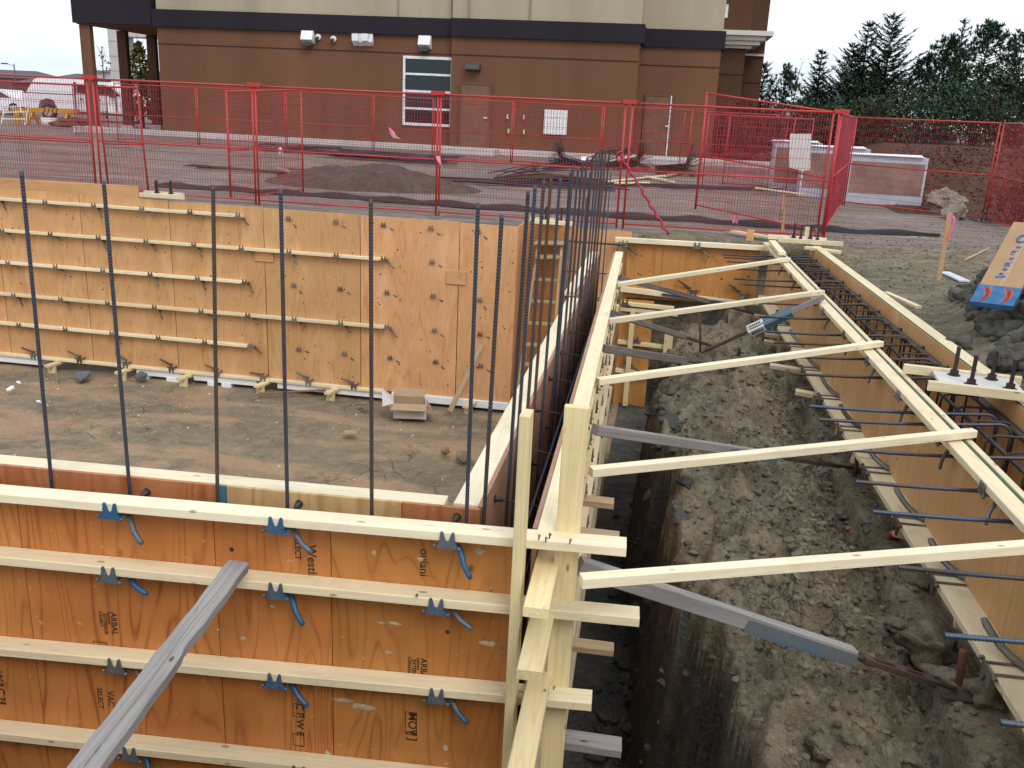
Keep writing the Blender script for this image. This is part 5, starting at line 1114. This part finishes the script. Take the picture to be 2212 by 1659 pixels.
def spruce(label, x, y, H, Rb, seed, dens=1., top=.0, m_=None, crown0=.3):
    rnd = random.Random(seed); z0 = gz(x, y); t = thing('spruce_tree', label, 'tree', (x, y, z0), 'conifers behind the fence'); m_ = m_ or SPR
    MB().tube([(x, y, z0), (x+.03, y, z0+H*.5), (x, y, z0+H)], [.10*H/6, .06*H/6, .008], 7).build('trunk', BARK, t)
    mb = MB(); tw = MB(); z = crown0
    while z < H-.08:
        f_ = z/H; R = Rb*(1-f_)**.85*(.7+.5*rnd.random())+.16; nb = max(4, int((12 if f_ < .5 else 8 if f_ < .7 else 5)*dens)); a0 = rnd.random()*6
        for i in range(nb):
            a = a0+6.283*i/nb+rnd.gauss(0, .2); l = R*rnd.uniform(.5, 1.25); o = V((x, y, z0+z)); d = V((math.cos(a), math.sin(a), .08+.65*f_))
            pts = [o+V((d.x*l*s, d.y*l*s, d.z*l*s-(.42-.3*f_)*l*s*(1-s)*1.6)) for s in (0, .25, .5, .75, 1.)]
            tw.tube(pts, [.016*(1-.8*s)*(H/6) for s in (0, .25, .5, .75, 1.)], 3, cap=False)
            ns = max(5, int(l*15))
            for j in range(ns):
                s = (.12+.88*j/ns); q = s*4; i0_ = min(3, int(q)); p = pts[i0_].lerp(pts[i0_+1], q-i0_); dd = (pts[i0_+1]-pts[i0_]).normalized()
                for sg in (-1, 1):
                    sd_ = V((-dd.y, dd.x, 0))*sg; v = (dd*.75+sd_*rnd.uniform(.5, 1.)+V((0, 0, rnd.gauss(-.12, .18)))).normalized(); spray(mb, p, v, rnd.uniform(.16, .32)*(1.15-.4*s), rnd.uniform(.022, .042), rnd)
                if rnd.random() < .7: spray(mb, p, (dd+V((rnd.gauss(0, .2), rnd.gauss(0, .2), rnd.uniform(.1, .6)))).normalized(), .16, .022, rnd)
            spray(mb, pts[-1], (pts[-1]-pts[-2]).normalized(), .2, .025, rnd)
        z += rnd.uniform(.11, .18)*(1 if dens >= 1 else 1.5)*(1 if f_ < .55 else 1.5)
    for i in range(6): spray(mb, V((x, y, z0+H-.25+.05*i)), V((rnd.gauss(0, .5), rnd.gauss(0, .5), .8)).normalized(), .2, .02, rnd)
    mb.build('crown', m_, t); tw.build('branches', BARK, t); return t
def pine(label, x, y, H, R, seed, n=170, low=.25, shape=1.):
    rnd = random.Random(seed); z0 = gz(x, y); t = thing('pine_tree', label, 'tree', (x, y, z0), 'conifers behind the fence')
    MB().tube([(x, y, z0), (x-.05, y, z0+H*.5), (x+.03, y, z0+H*.97)], [.11*H/6, .07*H/6, .015], 7).build('trunk', BARK, t)
    mb = MB(); tw = MB()
    for i in range(n):
        f_ = low+(1-low)*(i+rnd.random())/n; rr = R*(math.sin(min(1, (1-f_)/(1-low)*1.25)*1.57))**shape+.12; a = rnd.random()*6.283; l = rr*rnd.uniform(.35, 1.1)
        o = V((x, y, z0+H*f_-.3*l)); e = V((x+math.cos(a)*l, y+math.sin(a)*l, z0+H*f_+rnd.uniform(-.05, .25)*l)); tw.tube([o, o.lerp(e, .5)-V((0, 0, .05*l)), e], [.02, .013, .006], 3, cap=False)
        d0 = (e-o).normalized()*.5+V((0, 0, .75))
        for kq in range(5):
            c_ = e+V((rnd.gauss(0, .13), rnd.gauss(0, .13), rnd.gauss(0, .10)))
            for j in range(13):
                dv = (d0*.8+V((rnd.gauss(0, .6), rnd.gauss(0, .6), rnd.gauss(0, .5)))).normalized(); spray(mb, c_-dv*.03, dv, rnd.uniform(.15, .26), .017, rnd)
    mb.build('crown', PINE, t); tw.build('branches', BARK, t); return t
def tree_at(px, py, Y): p = aty(px, py, Y); return p.x, Y, p.z-gz(p.x, Y)
x, y, h = tree_at(1932, 28, 45); spruce('tallest dark spruce with pointed open top, in the middle of the tree line', x, y, h, 2.1, 11)
x, y, h = tree_at(1878, 50, 46.5); spruce('spruce partly behind the tallest one, on its left', x, y, h, 1.9, 12)
x, y, h = tree_at(1845, 98, 47); spruce('broad lower spruce left of the twin tall spruces', x, y, h, 2.0, 19)
x, y, h = tree_at(1776, 112, 46); spruce('small pointed spruce with thin top left of the tall ones', x, y, h, 1.0, 13)
x, y, h = tree_at(1652, 138, 45); spruce('small spruce right next to the brown building wing', x, y, h, 1.0, 14)
x, y, h = tree_at(1700, 150, 44); pine('low bushy pine near the building wing', x, y, h, 1.2, 15, 80)
x, y, h = tree_at(2052, 84, 45); pine('tall loose pine with rounded top right of the gap', x, y, h, 1.25, 16, 140, .3, .8)
x, y, h = tree_at(2142, 52, 44); pine('big dense pine with upswept tufts near the right edge', x, y, h, 1.75, 17, 200, .2, .8)
x, y, h = tree_at(2084, 45, 48); spruce('thin topped spruce rising between the two pines', x, y, h, 1.0, 18, .8)
x, y, h = tree_at(2214, 70, 42); spruce('spruce cut by the right image edge', x, y, h, 1.9, 20)
x, y, h = tree_at(2010, 128, 46); pine('short loose pine branch clump left of the rounded pine', x, y, h, .9, 21, 60, .45, .8)
t = thing('dead_sapling', 'thin bare sapling with bent tip between small spruces', 'tree', tree_at(1735, 250, 43)[:2]+(0,)); x, y, h = tree_at(1738, 108, 43)
MB().tube([(x-.25, y, 0), (x-.18, y, h*.6), (x-.12, y, h*.85), (x, y, h)], [.035, .025, .015, .006], 5).build('trunk', BARK, t)
mb = MB(); rr = random.Random(4)
for i in range(26): z = rr.uniform(.55, 1.)*h; p = V((x-.2+.15*(z/h-.5)*2, y, z)); spray(mb, p, V((rr.choice((-1, 1)), rr.gauss(0, .4), rr.uniform(-.1, .4))).normalized(), rr.uniform(.1, .3), .015, rr)
mb.build('twigs', SPR, t)
def bush(label, x, y, rx, ry, h, n, m_, seed, leaf=.07, z0=None, name='bush', twigs=True):
    rnd = random.Random(seed); z0 = gz(x, y) if z0 is None else z0; t = thing(name, label, 'bush', (x, y, z0)); mb = MB(); tw = MB()
    for i in range(n):
        a = rnd.random()*6.283; r = math.sqrt(rnd.random()); f_ = rnd.random()**.8; px_, py_ = x+math.cos(a)*r*rx*(1.05-.5*f_), y+math.sin(a)*r*ry*(1.05-.5*f_)
        dv = V((rnd.gauss(0, 1), rnd.gauss(0, 1), rnd.gauss(0, 1))).normalized(); spray(mb, V((px_, py_, z0+h*f_*(1+.25*noise.noise(V((px_*1.3, py_*1.3, seed)))))), dv, leaf*rnd.uniform(.8, 1.7), leaf*.4, rnd)
    for i in range(24 if twigs else 0):
        a = rnd.random()*6.283; r = rnd.random(); tw.tube([(x+math.cos(a)*r*rx*.4, y+math.sin(a)*r*ry*.4, z0), (x+math.cos(a)*r*rx, y+math.sin(a)*r*ry, z0+h*rnd.uniform(.6, 1.12))], [.015, .004], 3, cap=False)
    mb.build('foliage', m_, t)
    if twigs: tw.build('stems', BARK, t)
    return t
bl = [(1565, 33.5, 1.1, 1.6, BRN, 'rust brown leafless bush before the right wing of building'), (1618, 36, 1.2, 1.9, BRN, 'red brown bush right of the building wing corner'), (1690, 38, 1.5, 1.7, OLV, 'olive bush under the small spruces'), (1770, 37, 1.5, 1.9, SPR, 'dark green bush below the small pointed spruce'), (1850, 38, 1.7, 1.5, SPR, 'dark bush under the tall twin spruces'), (1945, 36, 1.5, 1.8, OLV, 'yellowish brown bush in front of the tall spruce'), (2030, 36, 1.6, 2.1, PINE, 'olive bush beneath the loose pine'), (2110, 35, 1.6, 2.0, SPR, 'dark green bush behind the boulders'), (2190, 33, 1.5, 2.2, OLV, 'olive bush at the right edge behind the fence'), (1990, 34, 1.2, 1.5, SPR, 'low dark bush on top of the leaf bank'), (1885, 33, 1.4, 1.3, OLV, 'low olive bush behind the wrapped panels'), (1800, 34, 1.3, 1.1, BRN, 'low brown bush behind the right corner post')]
for i, (px, Y, r, h, m_, l) in enumerate(bl):
    x = aty(px, 300, Y).x; bush(l, x, Y, r, .9, h, 1500, m_, i+30, .09)
bush('rusty dry brush heap at the right image edge by the last fence panel', 6.55, 18.3, .75, 1.1, .75, 1500, BRN, 60, .05)
rnd = random.Random(8); mb = MB()
for i in range(7000):
    x = rnd.uniform(4.8, 15); y = rnd.triangular(19.5, 30, 24); spray(mb, V((x, y, gz(x, y)+.02)), V((rnd.gauss(0, 1), rnd.gauss(0, 1), rnd.gauss(0, .25))).normalized(), rnd.uniform(.05, .11), .03, rnd)
o = mb.build('leaf_litter', BRN); tag(o, kind='stuff')
def poplar(label, px, pbase, ptop, Y, r, n, seed, bare=0.):
    b_, q = aty(px, pbase, Y), aty(px, ptop, Y); rnd = random.Random(seed); t = thing('columnar_tree', label, 'tree', (b_.x, Y, 0)); H = q.z
    MB().tube([(b_.x, Y, 0), (b_.x, Y, H)], [.06, .01], 6).build('trunk', BARK, t); mb = MB(); tw = MB()
    for i in range(n):
        f_ = rnd.random()**.9; a = rnd.random()*6.283; rr = r*math.sin(min(1, (1-f_)*1.6+.1)*1.57)*math.sqrt(rnd.random())
        if f_ > 1-bare and rnd.random() < .9: continue
        spray(mb, V((b_.x+math.cos(a)*rr, Y+math.sin(a)*rr, .5+(H-.5)*f_)), V((rnd.gauss(0, 1), rnd.gauss(0, 1), rnd.gauss(0, 1))).normalized(), rnd.uniform(.10, .2), .06, rnd)
    for i in range(30): a = rnd.random()*6.283; f_ = rnd.random(); tw.tube([(b_.x, Y, .4+H*.8*f_), (b_.x+math.cos(a)*r*.7, Y+math.sin(a)*r*.7, .8+.4+H*.8*f_)], [.012, .004], 3, cap=False)
    mb.build('crown', YEL if bare else leafmat('poplar_leaves', ((.10, .085, .018), (.15, .12, .02), (.07, .075, .02))), t); tw.build('branches', BARK, t)
poplar('yellow green columnar tree between the dark porch column and wall', 308, 235, 92, 40., .62, 1500, 1)
poplar('nearly bare young tree with yellow leaves low down behind porch', 226, 190, 100, 52., .6, 700, 2, .62)
# ------------------------------------------------------------------ left background: houses, lamps, vehicles, trestle
ROOF = simple('roof_grey_blue', (.075, .09, .105), .9, 0, .2, 2.); SID = simple('siding_pale', (.52, .50, .48), .8, 0, .1, 1.); SIDD = simple('siding_brown', (.14, .08, .07), .8, 0, .2, 1.); DARKG = simple('window_dark', (.03, .035, .04), .2)
def house(label, pxa, pxb, peave, pridge, Y, m_, hip=.25, dep=9):
    a, b = aty(pxa, peave, Y), aty(pxb, peave, Y); zr = aty((pxa+pxb)/2, pridge, Y).z; ze = (a.z+b.z)/2; t = thing('house', label, 'house', ((a.x+b.x)/2, Y+dep/2, 0)); L = b.x-a.x; xa, xb = a.x, b.x
    MB().box(xa+.3, xb-.3, Y+.3, Y+dep-.3, 0, ze).build('wall', m_, t)
    MB().poly([(xa, Y, ze), (xb, Y, ze), (xb, Y+dep, ze), (xa, Y+dep, ze), (xa+L*hip, Y+dep/2, zr), (xb-L*hip, Y+dep/2, zr)], [(3, 2, 1, 0), (0, 1, 5, 4), (1, 2, 5), (2, 3, 4, 5), (3, 0, 4)]).build('roof', ROOF, t)
    n = max(2, int(L/4))
    for i in range(n): x = xa+L*(i+.5)/n; MB().box(x-.6, x+.6, Y+.26, Y+.299, ze-2., ze-.7).build('window', DARKG, t)
house('far house with grey hipped roof at the left image edge', -120, 75, 166, 148, 120, SIDD, .2)
house('far long house with low grey roof behind the pickup', 105, 200, 170, 157, 125, SID, .2)
house('far brown house right behind the red fence at left', 18, 110, 180, 166, 105, SIDD, .2)
house('far pale house between porch columns', 198, 242, 155, 145, 90, SID, .05)
bush('dark evergreen thicket filling the gap below the twin tall spruces', aty(1880, 250, 44).x, 44, 2.6, 1.2, 2.6, 2600, SPR, 91, .10)
bush('dark evergreen thicket under the small spruces near the wing', aty(1720, 250, 43).x, 43, 2.2, 1.2, 2.2, 2200, SPR, 92, .10)
bush('dark evergreen thicket below the two right pines', aty(2110, 260, 42).x, 42, 2.6, 1.2, 2.9, 2600, PINE, 93, .10)
house('far grey roofed house glimpsed beside the columnar tree', 262, 330, 190, 150, 95, ROOF, .05)
t = thing('tiled_pillar_building', 'pale tiled block seen between the porch columns', 'building', (-30, 60, 0)); a, b = aty(231, 60, 60), aty(251, 60, 60)
MB().box(a.x, b.x, 60, 62, 0, a.z+.3).build('wall', SID, t); mb = MB()
for z in np.arange(1., a.z, .95): mb.box(a.x-.01, b.x+.01, 59.98, 60.005, z, z+.03)
mb.build('tile_joint', simple('joint_pale_grey', (.3, .3, .3), .9), t)
MB().box(b.x+.02, b.x+3.6, 60.1, 62, aty(260, 78, 60).z, aty(260, 62, 60).z).build('canopy', SID, t)
for px, pt, l in ((30, 138, 'street lamp post at far left above the hipped roof'), (189, 152, 'street lamp post near first porch column')):
    p = aty(px, pt, 100); t = thing('street_lamp', l, 'street lamp', (p.x, 100, 0)); MB().tube([(p.x, 100, 0), (p.x, 100, p.z)], [.10, .06], 8).build('pole', LAMPG, t); s_ = -1 if px < 100 else 1
    MB().tube([(p.x, 100, p.z-.3), (p.x+s_*.7, 100, p.z-.05), (p.x+s_*1.4, 100, p.z)], .035, 6).build('arm', LAMPG, t); MB().box(p.x+s_*1.2-.35, p.x+s_*1.2+.35, 99.85, 100.15, p.z-.08, p.z+.06).build('lamp_head', LAMPG, t)
# pickup with canopy
PW = simple('car_white', (.80, .80, .84), .3, 0, .04); TYRE = simple('tyre', (.02, .02, .02), .8); RIM = simple('rim_silver', (.5, .5, .52), .35, .7); CGL = simple('car_glass', (.035, .03, .045), .1); DKT = simple('car_trim_dark', (.03, .025, .03), .5)
def wheel(t, x, y, r=.39, w_=.25, zc_=0.):
    o = MB().tube([(x, y, r+zc_), (x, y+w_, r+zc_)], r, 20).build('wheel', TYRE, t); MB().tube([(x, y-.012, r+zc_), (x, y+.02, r+zc_)], r*.62, 16).build('rim', RIM, o)
    mb = MB(); [mb.bar((x, y-.03, r+zc_), (x+r*.55*math.cos(a), y-.02, r+zc_+r*.55*math.sin(a)), .07, .02) for a in np.linspace(0, 6.283, 7)[:-1]]; mb.build('spoke', RIM, o)
def side_extrude(t, name, prof, y0, y1, m_, tin=.0, parent=None):
    n = len(prof); zm = min(z for _, z in prof); zM = max(z for _, z in prof)
    f_ = lambda z: tin*max(0, (z-1.15))/.85
    pts = [(x, y0+f_(z), z) for x, z in prof]+[(x, y1-f_(z), z) for x, z in prof]
    mb = MB().poly(pts, [tuple(range(n)), tuple(reversed(range(n, 2*n)))]+[(i, n+i, n+(i+1) % n, (i+1) % n) for i in range(n)]); return mb.build(name, m_, parent or t)
tY = 45.2; x0 = aty(48, 225, tY).x; xk = aty(330, 225, tY).x; S = (xk-x0)/6.3
X_ = lambda u: x0+u*S
tr = thing('pickup_truck', 'white pickup truck with white canopy parked behind the porch columns', 'pickup', ((x0+xk)/2, tY+1, 0))
low = [(.0, .62), (.08, .55), (.75, .52), (.9, .95), (1.25, 1.08), (1.55, 1.0), (1.75, .52), (5.0, .48), (5.1, .9), (5.4, 1.05), (5.75, 1.0), (5.95, .52), (6.25, .5), (6.3, .6), (6.3, 1.05), (6.15, 1.22), (5.2, 1.32), (4.95, 1.34), (0.02, 1.30)]
side_extrude(tr, 'body', [(X_(x), z) for x, z in low], tY, tY+1.95, PW)
side_extrude(tr, 'cab', [(X_(x), z) for x, z in ((2.62, 1.31), (2.68, 1.95), (2.85, 2.03), (4.1, 2.02), (4.4, 1.9), (5.0, 1.345))], tY+.02, tY+1.93, PW, .16)
side_extrude(tr, 'canopy', [(X_(x), z) for x, z in ((.2, 1.31), (.6, 2.0), (.8, 2.08), (2.45, 2.1), (2.55, 1.31))], tY+.03, tY+1.92, PW, .12)
side_extrude(tr, 'side_window', [(X_(x), z) for x, z in ((3.72, 1.38), (3.76, 1.86), (4.1, 1.87), (4.35, 1.78), (4.78, 1.38))], tY-.0, tY+.02, CGL, .16)
side_extrude(tr, 'side_window', [(X_(x), z) for x, z in ((2.78, 1.42), (2.8, 1.84), (3.5, 1.85), (3.5, 1.42))], tY-.0, tY+.02, CGL, .16)
side_extrude(tr, 'mirror', [(X_(x), z) for x, z in ((4.35, 1.28), (4.35, 1.6), (4.62, 1.6), (4.62, 1.28))], tY-.22, tY-.02, DKT)
for u in (1.25, 5.42): wheel(tr, X_(u), tY-.03)
MB().box(X_(.1), X_(2.6), tY-.004, tY+.03, 1.295, 1.325).box(X_(2.585), X_(2.66), tY-.004, tY+.1, .55, 1.95).build('body_seam', DKT, tr)
mb = MB(); 
for u in (3.05, ): mb.box(X_(u)+1.8, X_(u)+1.83, tY-.006, tY-.001, .6, 1.3)
for u in (2.85, 3.7): mb.box(X_(u), X_(u)+.16, tY-.03, tY-.008, 1.08, 1.14)
mb.build('door_handle', DKT, tr); MB().box(X_(0)-.02, X_(.06), tY+.05, tY+.25, .85, 1.2).build('tail_light', simple('tail_red', (.35, .02, .02), .3), tr); MB().box(X_(1.8), X_(4.9), tY+.02, tY+.1, .36, .46).build('running_board', DKT, tr); MB().box(X_(-.1), X_(.2), tY+.05, tY+1.9, .45, .62).build('rear_bumper', DKT, tr); MB().box(X_(6.25), X_(6.42), tY+.05, tY+1.9, .5, .8).build('front_bumper', DKT, tr)
# dark suv half hidden
sY = 41.; xs = aty(318, 245, sY).x; tt = thing('dark_suv', 'dark maroon vehicle half hidden beside brown wall under columnar tree', 'car', (xs+1.4, sY+1, 0)); SUVM = simple('car_dark_maroon', (.035, .014, .022), .3)
Xs = lambda u: xs+u
side_extrude(tt, 'body', [(Xs(x), z) for x, z in ((-.0, .4), (.25, .35), (.3, .75), (.65, .95), (1.05, .75), (1.1, .35), (4.2, .35), (4.3, 1.1), (.05, 1.12))], sY, sY+1.9, SUVM)
side_extrude(tt, 'cabin', [(Xs(x), z) for x, z in ((.1, 1.125), (.5, 1.72), (1., 1.8), (3.2, 1.75), (4.1, 1.125))], sY+.03, sY+1.87, SUVM, .2); side_extrude(tt, 'side_window', [(Xs(x), z) for x, z in ((.6, 1.18), (.8, 1.6), (2.9, 1.6), (3.5, 1.18))], sY+.0, sY+.06, CGL, .25)
wheel(tt, Xs(.68), sY-.02, .36); wheel(tt, Xs(3.6), sY-.02, .36)
vY = 49.; xv = aty(57, 220, vY).x-2.8; tt = thing('white_minivan', 'small white minivan seen behind pickup at the left edge', 'car', (xv, vY+1, 0)); Xv = lambda u: xv-1.6+u
side_extrude(tt, 'body', [(Xv(x), z*.80) for x, z in ((0, .4), (.4, .3), (4.2, .3), (4.4, .45), (4.35, 1.0), (3.9, 1.12), (.0, 1.15))], vY, vY+1.8, PW); side_extrude(tt, 'cabin', [(Xv(x), z*.80) for x, z in ((.05, 1.155), (.3, 1.7), (.6, 1.76), (2.9, 1.72), (3.85, 1.125))], vY+.02, vY+1.78, PW, .2)
side_extrude(tt, 'side_window', [(Xv(x), z*.80) for x, z in ((.4, 1.2), (.6, 1.6), (1.75, 1.6), (1.75, 1.2))], vY-.0, vY+.05, CGL, .2); side_extrude(tt, 'side_window', [(Xv(x), z*.80) for x, z in ((1.85, 1.2), (1.85, 1.6), (2.75, 1.58), (3.4, 1.2))], vY-.0, vY+.05, CGL, .2)
for u in (.85, 3.55): wheel(tt, Xv(u), vY-.02, .34)
# yellow trestle, ladder, bucket, heap
YLW = simple('yellow_paint', (.62, .36, .015), .55, 0, .15)
t = thing('trestle', 'yellow trestle beam with dark stripes in front of the pickup', 'trestle', tuple(atz(110, 262, 0))); Yt = 38.; a, b = aty(64, 237, Yt), aty(168, 240, Yt)
M, L = frame(a, b); mb = MB(); mb.box(0, L, -.07, .07, -.09, .09, 0, M); mb.build('beam', YLW, t); mb = MB()
for i in range(4): mb.poly([M @ V((L*.30+.2*i+x, -.0725, z)) for x, z in ((0, -.08), (.07, -.08), (.16, .08), (.09, .08))], [(0, 1, 2, 3)])
mb.build('stripe', BLACK, t)
for xx in (.12, L-.5): 
    for s_ in (-.3, .3): p = M @ V((xx, 0, -.1)); MB().bar(p, (p.x+s_*.25, Yt+s_, 0), .12, .08, (0, 1, 0)).build('leg', YLW, t)
t = thing('step_ladder', 'white step ladder with yellow panels at the left image edge', 'ladder', tuple(aty(18, 265, 37.))); Yt = 37.; A0, A1, B0, B1 = aty(10, 231, Yt), aty(62, 229, Yt), aty(2, 272, Yt), aty(54, 274, Yt)
for p, q in ((A0, B0), (A1, B1)): beam('rail', p, q, .06, .04, WHITE, t, (0, 1, 0))
for f_ in (.0, .28, .62): beam('step', A0.lerp(B0, f_), A1.lerp(B1, f_), .06, .05, WHITE, t)
for dx in (.12, .55): p = A0+V((dx, .35, 0)); MB().box(p.x, p.x+.26, p.y, p.y+.06, .05, p.z-.03).build('yellow_panel', YLW, t)
p = aty(107, 268, 37.5); o = MB().tube([(p.x, 37.5, .0), (p.x, 37.5, .34)], [.3, .34], 16).build('bucket', WHITE); tag(o, 'white tub on the ground under the yellow trestle', 'tub')
p = aty(148, 262, 38); mb = MB(); rock(mb, V((p.x, 38, .15)), .75, random.Random(3), ICO3, 0, .5, .4); o = mb.build('sack_heap', simple('heap_maroon', (.16, .06, .05), .9, 0, .4, 6.)); tag(o, 'reddish brown heap on ground beside the white tub', 'heap')
